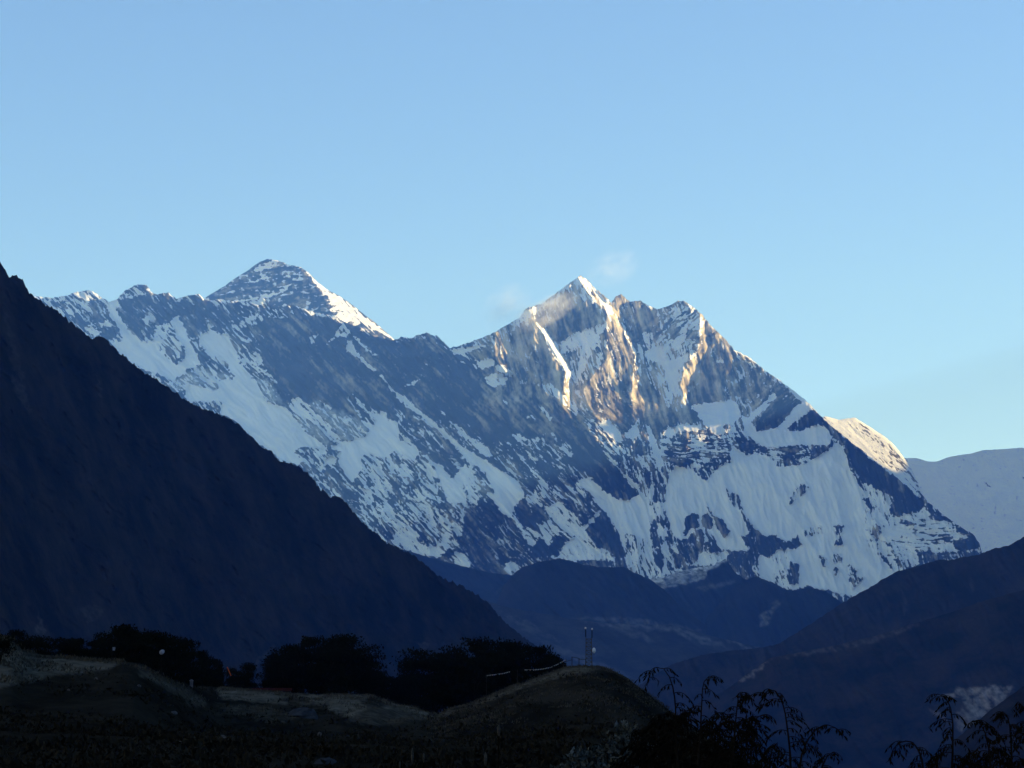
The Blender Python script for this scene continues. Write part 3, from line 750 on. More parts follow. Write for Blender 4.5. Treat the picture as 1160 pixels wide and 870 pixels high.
# ------------------------------------------------------------------ unseen side ranges added to keep sun and sky light off the valley
def side_range(name, pts, X, seed, width=4200, label=None):
    pts = np.array(pts, float)
    ys = np.arange(pts[0, 0], pts[-1, 0] + 1, 120.0)
    zc = np.interp(ys, pts[:, 0], pts[:, 1]) + 30 * fbm(ys / 900, ys * 0 + seed, 4, seed)
    fr = np.array([-1, -.8, -.6, -.4, -.25, -.12, -.05, 0, .05, .12, .25, .4, .6, .8, 1.0])
    T, Yg = np.meshgrid(fr, ys)
    Z = -1400 + (zc[:, None] + 1400) * (1 - np.abs(T)) ** 1.15 + 0.0
    Xg = X + T * width
    n = fbm(Xg / 700, Yg / 700, 4, seed + 3)
    Z = Z + 220 * n * np.minimum(np.abs(T) * 3, 1)
    v = np.stack([Xg, Yg, Z], -1).reshape(-1, 3)
    c = sstep(Z.ravel() + 400 * n.ravel(), 900, 1500) * 2 - 1
    me = mesh_np(name, v, grid_quads(len(ys), len(fr))[:, ::-1], {'snow': c, 'slab': c * 0, 'tone': c * 0 + .3})
    o = link(name, me, rock_wall)
    describe(o, label, 'mountain', kind='structure')
    return o
side_range('shading_range', [(-9000, 2600), (-4000, 3200), (0, 3300), (6000, 3400), (10000, 3200), (18000, 2700), (20000, 1500)], 4700, 71, 3200,
           label='unseen steep range rising from the right hillside, shading the valley from the low sun')
def crest_for(u, v, Y, X=9400):  # crest point that throws the shadow edge onto the wall at this spot
    p = P(u, v, Y)
    t = X - p[0]
    return (p[1] + t / math.tan(SUN_AZ), p[2] + t / math.sin(SUN_AZ) * math.tan(SUN_EL))
edge = sorted([crest_for(840, 440, 22150), crest_for(775, 450, 21900), crest_for(745, 464, 21520), crest_for(800, 452, 21700), crest_for(690, 480, 21400), crest_for(930, 482, 21600), crest_for(1036, 558, 22930), crest_for(1000, 525, 22950)])
edge = sorted(edge + [(24200.0, 5330.0), (24320.0, 5760.0)])
if True:
    lo = edge[0]
    side_range('shading_range', [(14000, 4000), (18000, 4700), (lo[0] - 900, lo[1] + 100)] + edge + [(edge[-1][0] + 900, edge[-1][1] + 100), (edge[-1][0] + 2200, 5700), (30000, 5700)], 9400, 72, label='unseen far range, crest shaped to lay its shadow across the lower snow wall')
side_range('shading_range', [(-9000, 2200), (-3000, 2600), (2000, 2700), (6000, 2900), (9000, 2500)], -4600, 73, 3000,
           label='unseen high range above the left hillside, added to block sky light')

# ------------------------------------------------------------------ darker hills nearer in the valley
heath = mat('dark_heath')
def heath_material(m, a, b, scale, scree=(0.20, 0.19, 0.18), snow=None, bump=0.6, dist=6.0):
    t = NT(m)
    n1 = t.noise(scale, 8, 0.68)
    n2 = t.noise(scale * 6, 6, 0.7)
    base = t.mix(t.ramp(n1, [(0.40, (0, 0, 0)), (0.62, (1, 1, 1))]), a, b)
    base = t.mix(t.ramp(n2, [(0.45, (0, 0, 0)), (0.75, (0.6, 0.6, 0.6))]), base, tuple(x * 0.45 for x in a))
    base = t.mix(t.attr('scree'), base, scree)
    if snow:
        base = t.mix(t.attr('snow'), base, snow)
    t.l(base, t.b.inputs['Base Color'])
    t.bump(n2, bump, dist)
    return m
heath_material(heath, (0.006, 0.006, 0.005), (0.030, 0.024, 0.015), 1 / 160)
mid_heath = mat('middle_hill_rock')
heath_material(mid_heath, (0.006, 0.006, 0.007), (0.022, 0.021, 0.02), 1 / 300, (0.24, 0.24, 0.24), (0.75, 0.76, 0.8), 0.6, 12)

def scree_of(txt, base=0.0, warp=3.0, seed=0, ang=60, la=14, lc=3.0, blur=2):
    c = Canvas(base)
    patches(txt, c)
    c.blur(blur)
    def f(u, v, d):
        m = c.sample(u + warp * fbm(u / 10, v / 10, 3, seed), v + warp * fbm(u / 10, v / 10, 3, seed + 1))
        a, b = rot(u, v, ang)
        return np.clip(m * (0.7 + 0.7 * fbm(a / la, b / lc, 4, seed + 2, 0.6) + 0.9 * fbm(u / 7, v / 5, 4, seed + 3, 0.6)), 0, 1)
    return f

def hill_depth(Ycrest, lean, px_m, amp=(75, 26), grainang=55, scale=(60, 18), seed=1, ucoef=0.0, u0=580):
    def f(u, v, d):
        a, c = rot(u + 6 * fbm(u / 40, v / 40, 2, seed + 9), v, grainang)
        Y = Ycrest - d * px_m * lean + (u - u0) * ucoef
        Y -= amp[0] * fbm(a / (scale[0] * 2.2), c / scale[0] * 1.6, 3, seed, 0.5, True)
        Y -= amp[1] * fbm(a / (scale[1] * 2), c / scale[1] * 1.4, 3, seed + 3, 0.55)
        return Y
    return f

ZERO = lambda u, v, d: u * 0
# brown hills under the wall, in the middle of the picture
r = curve('455,622 480,629.5 503,636 529,642.6 555,649 575,650.8 600,656 640,670')
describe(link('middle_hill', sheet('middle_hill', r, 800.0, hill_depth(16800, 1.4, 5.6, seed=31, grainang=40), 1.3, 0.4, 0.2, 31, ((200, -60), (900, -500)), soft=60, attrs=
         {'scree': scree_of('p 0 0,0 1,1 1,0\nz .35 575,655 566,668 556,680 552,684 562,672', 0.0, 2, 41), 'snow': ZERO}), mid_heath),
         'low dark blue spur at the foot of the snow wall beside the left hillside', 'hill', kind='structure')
r = curve('690,672 705,664 716,662 735.5,656 752,654 768,647.5 791,642.6 807.6,641 822,632.8 832,647.5 843.6,655.7 860,664 900,690')
describe(link('middle_hill', sheet('middle_hill', r, 830.0, hill_depth(16400, 1.3, 5.5, seed=33, grainang=62), 1.1, 0.9, 0.3, 33, ((200, -80), (900, -600)), soft=60, attrs=
         {'scree': scree_of('p .35 500,490 640,470 760,440 780,460 640,500 560,520', 0.0, 3, 43),
          'snow': scree_of('p .6 200,450 270,420 400,370 560,340 720,300 730,320 600,380 420,420 300,460 220,490\np .35 220,480 420,420 600,380 560,450 300,500', 0.0, 3, 45, -15, 7, 1.6, 1)}), mid_heath),
         'dark pointed hill dusted with snow below the foot of the wall', 'hill', kind='structure')
r = curve('560,690 570,664 580,652 591,642.6 600,640 611,636 622,634.5 634,632 653.6,637.7 663.5,640 683,642.6 706,642 715.9,647.5 735.5,655.7 752,668 775,690 800,708')
describe(link('middle_hill', sheet('middle_hill', r, 840.0, hill_depth(14600, 1.5, 5.0, seed=35, grainang=50), 1.1, 0.6, 0.2, 35, ((200, -60), (900, -500)), soft=60, attrs=
         {'scree': scree_of('z .3 640,700 700,698 760,706 800,716 760,712 700,706', 0.02, 3, 47), 'snow': ZERO}), mid_heath),
         'broad dark blue hill with a rounded top in the middle of the valley', 'hill', kind='structure')
r = curve('800,700 818,680 832,664 843.6,657 856.5,652.8 870,658 880,662 891,668 903,668 915,664.8 925,667 935.8,670 953,682 975,700')
describe(link('middle_hill', sheet('middle_hill', r, 840.0, hill_depth(14900, 1.4, 5.1, seed=37, grainang=62), 1.1, 0.8, 0.25, 37, ((200, -60), (900, -500)), soft=60, attrs=
         {'scree': scree_of('p .5 930,680 1000,640 1080,580 1030,650 990,740 930,760\np .35 1000,600 1060,570 1040,620', 0.0, 3, 49), 'snow': ZERO}), mid_heath),
         'dark hill with pale scree gullies between the pointed hill and the right slope', 'hill', kind='structure')

# moraine terraces across the valley
terr = mat('moraine')
heath_material(terr, (0.018, 0.018, 0.018), (0.045, 0.045, 0.043), 1 / 220, (0.16, 0.165, 0.17), None, 0.5, 8)
r = curve('530,672 552,681 575,688 610,694 650,702 690,706 720,707 760,708 790,716 820,724 850,731 872,735 900,748')
describe(link('moraine_terrace', sheet('moraine_terrace', r, 880.0, hill_depth(12400, 2.4, 4.2, (20, 10), 32, (40, 14), 61), 1.2, 0.5, 0.15, 61, ((300, -40), (900, -300)), soft=60, attrs=
         {'scree': scree_of("""
z .55 650,702 720,707 760,709 800,722 830,735 800,730 760,716 700,712
z .35 690,712 730,716 745,728 720,724
z .6 812,718 840,728 858,738 840,734
z .75 846,721 858,732 862,737 852,730
z .3 560,690 600,705 640,730 600,716
z .3 600,720 660,742 720,768 660,752
""", 0.0, 4, 63, 25, 16, 3)}), terr), 'pale moraine terraces crossing the valley floor in shade', 'valley floor', kind='structure')

# long slope on the right
r = curve('560,880 620,838 680,804 740,766 760,753 794,742 830,737 863,733.8 884,728.6 908,713 932,697.6 953,683.8 968,675 986.7,664.5 999.7,656 1015,648 1041,640.4 1064,634 1074.7,635 1087.6,631.4 1108,628.8 1123.8,622 1142,618.4 1160,608 1185,600 1240,588')
describe(link('right_hillside', sheet('right_hillside', r, 870.0, hill_depth(9600, 1.5, 3.3, (45, 14), 60, (50, 16), 51), 1.2, 0.7, 0.2, 51, ((200, -60), (1200, -900)), soft=60, attrs=
         {'scree': scree_of('z .12 1020,660 1030,690 1024,700\nz .15 1098,650 1104,668 1100,672', 0.0, 3, 53)}), heath),
         'long dark heath slope rising to the right edge', 'hillside', kind='structure')
r = curve('690,842 740,818 790,797 818,784 834,773 846,763 860,754.5 873.8,745 895,741 920,736 946,731 975,724 1001,717.6 1030,708 1067,697 1110,682 1160,668 1240,650')
describe(link('right_hillside', sheet('right_hillside', r, 905.0, hill_depth(7800, 1.7, 2.7, (30, 10), 55, (50, 16), 55), 1.2, 0.5, 0.2, 55, ((150, -10), (600, -200)), soft=60, attrs=
         {'scree': scree_of("""
z .7 834,773 846,763 860,754.5 874,745 870,752 856,763 842,772
z .28 874,744 895,741 920,736 946,730 1001,717 1001,721 946,737 905,744
z .25 946,731 975,724 1001,717 1040,705 1040,710 985,729 950,738
z .9 1062,790 1087.6,780 1108,777.5 1130,777 1149.6,777 1140,790 1122,805 1108,816 1098,806 1090,790 1075,790
z .8 1052,801 1064,808 1074,818 1062,812
z .5 1090,800 1108,816 1090,830 1080,815
""", 0.0, 4, 57, 50, 22, 7, 3)}), heath),
         'lower dark spur with a pale gully scar and river cliff on the right slope', 'hillside', kind='structure')
r = curve('1040,880 1060,856 1085,835 1108,816.5 1125,802 1140,791 1153,782 1170,770 1240,740')
describe(link('right_hillside', sheet('right_hillside', r, 935.0, hill_depth(4200, 1.8, 1.5, (16, 6), 50, (40, 14), 59), 1.5, 0.6, 0.2, 59, ((100, -20), (400, -250)), soft=60, attrs=
         {'scree': ZERO}), heath), 'nearest dark spur at the right below the river cliff', 'hillside', kind='structure')

# steep slope on the left
r = curve('-90,250 -40,276 -15,286 0,296.8 6,306 10,313.6 13,311 20,313 26,319 33.6,333 44,339 54,346 66,353 77.6,362.8 92,374 104.7,384.7 111,379.5 121.5,386 134.5,399 146,408 157.7,417 163,423.5 166.8,423 181,432.6 207,450.7 225,461 245.7,468.8 258.6,472.7 274,484 295,504.5 300,509 307.8,510.4 315.5,520.8 338.8,528.5 354,541.5 363.4,555.7 366.7,554.4 373.7,563.4 384,562.7 395.7,573.8 411,592 424,603.5 439.7,616.5 465.5,626.8 481,639.7 496.6,652.7 525,664.3 540.5,673.4 554.7,684.5 568,701.5 588,718 611,734 640,752 680,780 740,830 800,880')
def left_depth(u, v, d):
    a, c = rot(u + 8 * fbm(u / 60, v / 60, 2, 99), v, 52)
    Y = 4600 + (u - 0) * 4.2 - d * 1.55 * 1.25
    Y -= 48 * fbm(a / 150, c / 46, 3, 97, 0.5, True)
    Y -= 16 * fbm(a / 40, c / 14, 5, 98, 0.65)
    return np.maximum(Y, 1300)
describe(link('left_hillside', sheet('left_hillside', r, 930.0, left_depth, 1.1, 2.1, 0.3, 21, ((100, -25), (700, -500)), soft=80, attrs=
         {'scree': scree_of("""
z .14 90,690 105,685 120,690 115,700 100,705
z .16 10,420 30,440 35,470 20,450
z .2 45,690 50,720 40,715
z .18 280,760 300,740 310,730 300,750
z .10 0,330 20,400 30,440 15,420
z .2 470,725 490,730 480,740
z .14 110,420 118,450 112,446
""", 0.0, 6, 101, 60, 18, 4)}), heath), 'steep dark hillside falling from the upper left edge into the valley', 'hillside', kind='structure')

# wide floor of the valley under everything
xs = np.linspace(-14000, 14000, 71)
ys = np.linspace(-10000, 30500, 102)
Xg, Yg = np.meshgrid(xs, ys)
Zg = -900 + 0.02 * Yg.clip(0, 20000) + 60 * fbm(Xg / 1500, Yg / 1500, 3, 7)
g_me = mesh_np('ground', np.stack([Xg, Yg, Zg], -1).reshape(-1, 3), grid_quads(len(ys), len(xs))[:, ::-1], {'scree': Zg.ravel() * 0})
describe(link('ground', g_me, heath), 'wide valley ground far below the hills', 'ground', kind='structure')

# ------------------------------------------------------------------ near ground: bank, hollow and knoll
SIL = curve('-700,600 -300,655 -100,700 -30,716 0,721 11.5,723 23,737 46,742 76,745 103,748 138,749 161,753 184,766 202,773 220,777 242,778 273,780 337,786 387,786 421,787 448,797 469,801.5 489.6,808 496,809 512,803 535,797.6 556,788 576.6,779 599,770.7 623,762.4 643.5,756 664,753.7 676.6,755 695,760 709.7,766.6 722,777 736.6,787 747,795.6 770,815 800,838 840,862 900,886 1000,900 1200,906 1900,900')
YC = curve('-700,200 0,215 150,225 200,260 245,370 420,385 500,390 665,400 760,385 900,330 1200,300 1900,300')

def elev(v):
    b = 435.0 - np.asarray(v, float)
    return (F * sp_ + b * cp) / (F * cp - b * sp_)

def gz(x, y):
    """height of the near ground"""
    x = np.asarray(x, float); y = np.asarray(y, float)
    yy = np.maximum(y, 3.0)
    u = 580 + x / yy * 3012
    vc = np.interp(u, SIL[:, 0], SIL[:, 1])
    yc = np.interp(u, YC[:, 0], YC[:, 1])
    zc = elev(vc) * yc
    # from the viewer's feet to the bank, up to the crest, then down the far side
    y1, y2 = 45.0, yc * 0.55
    z1 = elev(np.maximum(vc + 20, 876)) * y1
    z2 = elev(np.maximum(vc + 12, vc * 0.40 + 866 * 0.60)) * y2
    z = np.where(yy < y1, -1.6 + (z1 + 1.6) * (yy / y1) ** 1.3,
        np.where(yy < y2, z1 + (z2 - z1) * (yy - y1) / (y2 - y1),
        np.where(yy < yc, z2 + (zc - z2) * (0.75 * np.clip((yy - y2) / (yc - y2), 0, 1) + 0.25 * np.sin(np.clip((yy - y2) / (yc - y2), 0, 1) * math.pi / 2)),
                 zc - 0.05 * (yy - yc) - 0.0016 * (yy - yc) ** 2)))
    rough = np.clip(yy / 200, 0.05, 1) * np.where(yy < yc, np.clip((yc - yy) / 60, 0.06, 1), np.clip((yy - yc) / 60, 0.06, 1))
    z = z + 0.55 * rough * fbm(x / 14, y / 45, 3, 201) + 0.5 * rough * np.abs(fbm(x / 6, y / 28, 3, 204)) + 0.22 * np.clip(yy / 200, 0.1, 1) * np.where(yy < yc, 1, .4) * fbm(x / 3.2, y / 22, 3, 202)
    z = np.where(y < 3, np.minimum(z, -1.6 + 0.3 * fbm(x / 5, y / 5, 2, 203)), z)
    return z

pale_c = Canvas(0.0)
patches("""
z .9 0,722 12,724 23,738 76,746 138,750 125,757 95,763 64,764 40,772 15,776 0,780
z .5 150,754 185,768 220,784 236,797 226,802 195,784 160,766
z .95 245,779 337,787 420,788 470,802 490,809 485,815 440,812 400,815 360,800 300,796 250,792
z .12 315,791 345,789 352,795 330,800
z .1 344,798 370,797 376,808 350,807
z .15 404,792 430,790 440,799 418,803
z .4 420,800 470,806 480,815 430,822 390,818
z .85 494,810 535,798 576,780 602,771 643,756.5 664,754 682,757 664,762 622,770 590,780 560,792 520,803 497,813
z .3 240,796 300,800 340,812 320,820 270,812
""", pale_c)
pale_c.blur(3)
tt = np.concatenate([np.linspace(-0.62, -0.215, 50)[:-1], np.linspace(-0.215, 0.215, 620), np.linspace(0.215, 0.62, 50)[1:]])
rr = np.concatenate([np.linspace(3.0, 40, 60)[:-1], np.linspace(40, 460, 330)[:-1], np.linspace(460, 900, 40)])
T, Rr = np.meshgrid(tt, rr)
gx, gy = T * Rr, Rr
gzv = gz(gx, gy)
gp = np.stack([gx, gy, gzv], -1).reshape(-1, 3)
pu, pv_ = pix(gp)
pal = pale_c.sample(pu + 5 * fbm(pu / 8, pv_ / 4, 3, 211), pv_ + 2.5 * fbm(pu / 8, pv_ / 4, 3, 212))
pal = np.where(gp[:, 1] < 60, 0, pal)
pal = np.clip(pal + 0.5 * fbm(gp[:, 0] / 1.2, gp[:, 1] / 3, 3, 213) * (pal > .05), 0, 1)
soil = mat('heath_and_dry_grass')
t = NT(soil)
g1 = t.noise(1.1, 7, 0.7, stretch=(1, .22, 1)); g2 = t.noise(0.16, 7, 0.68, stretch=(1, .2, 1))
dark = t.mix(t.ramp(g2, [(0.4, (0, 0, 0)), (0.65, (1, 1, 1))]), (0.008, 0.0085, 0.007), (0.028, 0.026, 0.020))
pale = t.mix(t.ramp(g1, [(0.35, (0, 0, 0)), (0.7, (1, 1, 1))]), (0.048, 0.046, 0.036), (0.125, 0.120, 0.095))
t.l(t.mix(t.attr('pale'), dark, pale), t.b.inputs['Base Color'])
t.bump(g1, 0.8, 0.4)
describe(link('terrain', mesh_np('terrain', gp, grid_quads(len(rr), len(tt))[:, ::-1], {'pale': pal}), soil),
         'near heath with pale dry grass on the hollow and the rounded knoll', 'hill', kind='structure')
# ground behind and beside the viewer, with an added hill blocking sky light
bx, by = np.meshgrid(np.linspace(-420, 420, 57), np.linspace(-500, 3.0, 42))
hb = np.clip((-by - 6) / 150, 0, 1)
bz = -1.6 + 95 * hb ** 1.2 + np.clip((np.abs(bx) - 8) / 200, 0, 1) * 26 * (1 - hb) + 3 * hb * fbm(bx / 30, by / 30, 3, 221)
fade = np.clip((by + 30) / 33, 0, 1)
bz = bz * (1 - fade) + gz(bx, by * 0 + 3.0) * fade
bz = np.where(by > 2.9, gz(bx, 3.0 + 0 * bx) - 0.0, bz)
describe(link('terrain', mesh_np('terrain', np.stack([bx, by, bz], -1).reshape(-1, 3), grid_quads(*bx.shape)[:, ::-1], {'pale': 0 * bx.ravel()}), soil),
         'unseen heath hill added behind the viewpoint to block sky light', 'hill', kind='structure')

# ------------------------------------------------------------------ plants and things on the near ground
rng = np.random.default_rng(5)
class MB:
    def __init__(s): s.v, s.f = [], []
    def quad(s, a, b, c, d):
        n = len(s.v); s.v += [a, b, c, d]; s.f.append((n, n + 1, n + 2, n + 3))
    def tube(s, pts, r0, r1, k=6):
        pts = [np.asarray(p, float) for p in pts]
        n = len(pts); b0 = len(s.v)
        for i, p in enumerate(pts):
            d = pts[min(i + 1, n - 1)] - pts[max(i - 1, 0)]
            d = d / (np.linalg.norm(d) + 1e-9)
            a = np.cross(d, (0.3, 0.9, 0.2) if abs(d[2]) > .7 else (0, 0, 1)); a /= np.linalg.norm(a) + 1e-9
            b = np.cross(d, a)
            r = r0 + (r1 - r0) * i / max(n - 1, 1)
            for j in range(k):
                g = 2 * math.pi * j / k
                s.v.append(p + r * (math.cos(g) * a + math.sin(g) * b))
        for i in range(n - 1):
            for j in range(k):
                s.f.append((b0 + i * k + j, b0 + i * k + (j + 1) % k, b0 + (i + 1) * k + (j + 1) % k, b0 + (i + 1) * k + j))
        s.f.append(tuple(b0 + j for j in range(k))[::-1]); s.f.append(tuple(b0 + (n - 1) * k + j for j in range(k)))
    def box(s, c, size, rz=0):
        hx, hy, hz_ = [q / 2 for q in size]
        n = len(s.v); cc, ss = math.cos(rz), math.sin(rz)
        for z in (-hz_, hz_):
            for x, y in ((-hx, -hy), (hx, -hy), (hx, hy), (-hx, hy)):
                s.v.append(np.array((c[0] + x * cc - y * ss, c[1] + x * ss + y * cc, c[2] + z)))
        for q in ((3, 2, 1, 0), (4, 5, 6, 7), (0, 1, 5, 4), (1, 2, 6, 5), (2, 3, 7, 6), (3, 0, 4, 7)):
            s.f.append(tuple(n + i for i in q))
    def lathe(s, prof, c=(0, 0, 0), k=14, tilt=None):
        n0 = len(s.v)
        for r, z in prof:
            for j in range(k):
                g = 2 * math.pi * j / k
                p = np.array((r * math.cos(g), r * math.sin(g), z))
                if tilt is not None: p = tilt @ p
                s.v.append(p + c)
        for i in range(len(prof) - 1):
            for j in range(k):
                s.f.append((n0 + i * k + j, n0 + i * k + (j + 1) % k, n0 + (i + 1) * k + (j + 1) % k, n0 + (i + 1) * k + j))
    def leaves(s, P0, size, up=0.0, asp=0.5, droop=0.0):
        """small flat leaves at the points P0"""
        n = len(P0)
        d = rng.normal(size=(n, 3)); d[:, 2] += up; d[:, 2] -= droop; d /= np.linalg.norm(d, axis=1)[:, None]
        q = rng.normal(size=(n, 3)); w = np.cross(d, q); w /= np.linalg.norm(w, axis=1)[:, None] + 1e-9
        sz = size * rng.uniform(0.6, 1.4, n)[:, None]
        a, b = d * sz, w * sz * asp
        for k in range(n):
            p = P0[k]
            s.quad(p - b[k] * .5, p + a[k] * .5 - b[k] * .5, p + a[k], p + a[k] * .5 + b[k] * .5)
    def build(s, name, m, parent=None, smooth=False):
        me = bpy.data.meshes.new(name)
        me.from_pydata([tuple(map(float, p)) for p in s.v], [], s.f)
        if smooth: me.polygons.foreach_set('use_smooth', [True] * len(me.polygons))
        me.update()
        return link(name, me, m, parent)

def thing(name, loc, label, cat, group=None, rz=0):
    o = bpy.data.objects.new(name, None); col.objects.link(o)
    o.empty_display_size = 0.3
    o.location = tuple(map(float, loc)); o.rotation_euler = (0, 0, rz)
    return describe(o, label, cat, group)

def dup(root, loc, rz, sc_, label, group):
    r = root.copy(); col.objects.link(r)
    r.location = tuple(map(float, loc)); r.rotation_euler = (0, 0, rz); r.scale = sc_
    describe(r, label, None, group)
    for ch in list(root.children):
        c = ch.copy(); col.objects.link(c); c.parent = r
    return r

def on_ground(u, Y, dz=0.0):
    x = (u - 580) / 3012 * Y
    return np.array((x, Y, float(gz(x, Y)) + dz))

def mottled(name, a, b, scale, rough=0.9):
    m = mat(name, a, rough)
    q = NT(m)
    q.l(q.mix(q.ramp(q.noise(scale, 5, 0.65), [(0.35, (0, 0, 0)), (0.65, (1, 1, 1))]), a, b), q.b.inputs['Base Color'])
    return m
bark = mottled('dark_bark', (0.012, 0.010, 0.008), (0.025, 0.021, 0.017), 6)
needle = mottled('dark_needles', (0.004, 0.0055, 0.004), (0.011, 0.014, 0.009), 1.2)

def make_tree(kind, H, W, seed):
    """kind 0 flat layered crown, 1 rounded crown, 2 pointed crown"""
    global rng
    rng = np.random.default_rng(seed)
    t0 = thing('conifer_tree', (0, 0, 0), None, 'tree', 'dark trees along the edge of the heath')
    tb = MB()
    lean = rng.normal(0, .03, 2) * H
    trunk = [np.array((lean[0] * k * k, lean[1] * k * k, H * .92 * k - .5)) for k in np.linspace(0, 1, 7)]
    tb.tube(trunk, H * .022, H * .005, 7)
    cb = MB()
    ncl = 34
    for k in range(ncl):
        h = rng.uniform(.22 if kind else .38, 1.0)
        if kind == 0: rad = W * .5 * (0.55 + .6 * math.sin(min(1, (h - .2) / .8) * math.pi * .85))
        elif kind == 1: rad = W * .5 * math.sqrt(max(.05, 1 - ((h - .5) / .55) ** 2))
        else: rad = W * .5 * (1.12 - h)
        ang = rng.uniform(0, 2 * math.pi)
        rr_ = rad * math.sqrt(rng.uniform(.05, 1))
        c = np.array((lean[0] * h * h + rr_ * math.cos(ang), lean[1] * h * h + rr_ * math.sin(ang), H * h * .97 + (0 if kind else rng.normal(0, .015) * H)))
        tp = trunk[int(np.clip(h * .85, 0, .98) * 6)]
        tb.tube([tp, (tp + c) / 2 + (0, 0, .03 * H), c], H * .006, H * .002, 4)
        s3 = np.array((W * .17, W * .17, H * (.035 if kind == 0 else .06))) * rng.uniform(.7, 1.35)
        n = int(190 * rng.uniform(.7, 1.3))
        pts = c + np.clip(rng.normal(size=(n, 3)), -1.5, 1.5) * s3 * .66
        cb.leaves(pts, .31 * H / 8, asp=.6)
    tb.build('trunk', bark, t0)
    cb.build('crown', needle, t0)
    return t0
protos = [make_tree(0, 8, 9, 1), make_tree(1, 8, 6.5, 2), make_tree(2, 8, 5, 3), make_tree(0, 8, 7.5, 4), make_tree(1, 8, 8, 5), make_tree(2, 8, 4.2, 6)]
LOOK = ['flat topped', 'rounded', 'pointed', 'layered', 'broad', 'slender']
ORD = 'first second third fourth fifth sixth seventh eighth ninth tenth eleventh twelfth thirteenth fourteenth fifteenth sixteenth seventeenth eighteenth'.split()
def clump(name, spec):
    """u, v of the top, kind, distance beyond the crest, width factor"""
    for i, (u, v, k, dy, wf) in enumerate(sorted(spec)):
        Y = float(np.interp(u, YC[:, 0], YC[:, 1])) + dy
        b = on_ground(u, Y, -0.2)
        top = P(u, v, Y)[2]
        h = max(2.0, (top - b[2]) * 1.02)
        s = h / 8; wf = wf * .76
        lab = '%s dark conifer, %s from the left in the %s' % (LOOK[k], ORD[i], name)
        if k not in used:
            used.add(k); o = protos[k]
            o.location = tuple(b); o.scale = (s * wf, s * wf, s); o['label'] = lab
        else:
            dup(protos[k], b, random.Random(i * 7 + k).uniform(0, 6.28), (s * wf, s * wf, s), lab, 'dark trees along the edge of the heath')
used = set()
clump('clump behind the left bank', [(14, 716, 1, 24, 1.0), (36, 722, 4, 20, 1.2), (66, 722, 0, 24, 1.1), (80, 731, 4, 22, 1.0), (95, 727, 3, 22, 1.1), (122, 721, 4, 26, 1.0), (135, 713, 2, 30, 1.3), (146, 719, 0, 24, 1.0), (159, 718, 3, 30, 1.1), (181, 725, 0, 26, .7), (193, 726, 3, 30, .8), (217, 737, 0, 20, .62), (229, 746, 1, 24, 1.0), (243, 748, 5, 20, 1.2)])
clump('clump above the pale hollow', [(264, 757, 4, 14, 1.0), (279, 753, 1, 20, 1.0), (307, 744, 2, 24, 1.2), (319, 745, 1, 18, 1.1), (331, 733, 4, 24, 1.0), (343, 731, 0, 20, 1.0), (364, 726, 3, 22, 1.0), (376, 735, 4, 14, 1.0), (386, 723, 1, 24, 1.1), (397, 733, 0, 16, 1.0), (407, 741, 4, 18, 1.0), (416, 749, 1, 16, 1.1), (428, 761, 4, 12, 1.0), (440, 768, 1, 14, 1.2)])
clump('clump left of the tower', [(452, 769, 1, 16, 1.2), (466, 767, 4, 14, 1.2), (478, 750, 3, 26, 1.0), (490, 740, 4, 24, 1.0), (503, 739, 0, 30, 1.0), (525, 738, 4, 28, .9), (537, 748, 1, 20, 1.1),
      (548, 735, 0, 40, .9), (559, 729, 3, 44, 1.0), (570, 738, 4, 36, 1.0), (582, 740, 1, 34, 1.1), (593, 732, 0, 46, .8), (614, 744, 4, 34, 1.1), (626, 744, 1, 40, 1.0), (636, 750, 5, 30, 1.2)])

for k_ in range(6):
    assert k_ in used
# bush at the left edge of the picture
rng = np.random.default_rng(77)
def leaf_bush(name, base, W, H, n, size, m, label, cat, group=None, stems=5, up=.3, lobes=16, asp=.5):
    t0 = thing(name, base, label, cat, group)
    sb, fb = MB(), MB()
    for k in range(lobes):
        a = rng.uniform(0, 6.28); h = rng.uniform(.25, 1); r = W * .5 * math.sqrt(max(.08, 1 - (h * .9) ** 2)) * rng.uniform(.3, 1)
        c = np.array((r * math.cos(a), r * math.sin(a), h * H))
        if k < max(stems, lobes // 2): sb.tube([(0, 0, -.1 * H), c * (.45, .45, .6), c], .018 * H, .005 * H, 5)
        fb.leaves(c + np.clip(rng.normal(size=(n // lobes, 3)), -2, 2) * np.array((W, W, H * .8)) * .11, size, up=up, asp=asp)
    sb.build('stem', bark, t0); fb.build('foliage', m, t0)
    return t0
leaf_bush('bush', on_ground(-6, 150, -.1), 2.2, 2.1, 1600, .13, needle, 'dark round bush at the left edge above the pale grass', 'bush')

# low scrub over the dark banks (nobody could count it)
rng = np.random.default_rng(9)
ub = MB()
N = 34000
uu = rng.uniform(-60, 1220, N); YY = np.exp(rng.uniform(math.log(24), math.log(390), N))
xx = (uu - 580) / 3012 * YY
zz = gz(xx, YY)
ppu, ppv = pix(np.stack([xx, YY, zz], -1))
ok = (pale_c.sample(ppu, ppv) < .3) & (YY < np.interp(uu, YC[:, 0], YC[:, 1]) - 3) & (fbm(xx / 9, YY / 14, 3, 231) > -.12)
pts = np.stack([xx, YY, zz], -1)[ok]
for p in pts:
    h = rng.uniform(.06, .26) * (0.5 + p[1] / 200) * min(1, max(.2, (float(np.interp(580 + p[0] / p[1] * 3012, YC[:, 0], YC[:, 1])) - p[1]) / 70))
    q = p + rng.normal(size=(4, 3)) * (h * .7, h * .7, h * .35)
    ub.leaves(q, h * 1.0, up=.8, asp=.4)
ub.build('undergrowth', mottled('heath_scrub', (0.006, 0.0065, 0.005), (0.030, 0.028, 0.020), .35))
describe(bpy.data.objects['undergrowth'], 'dark low heath scrub covering the near banks', 'undergrowth', kind='stuff')

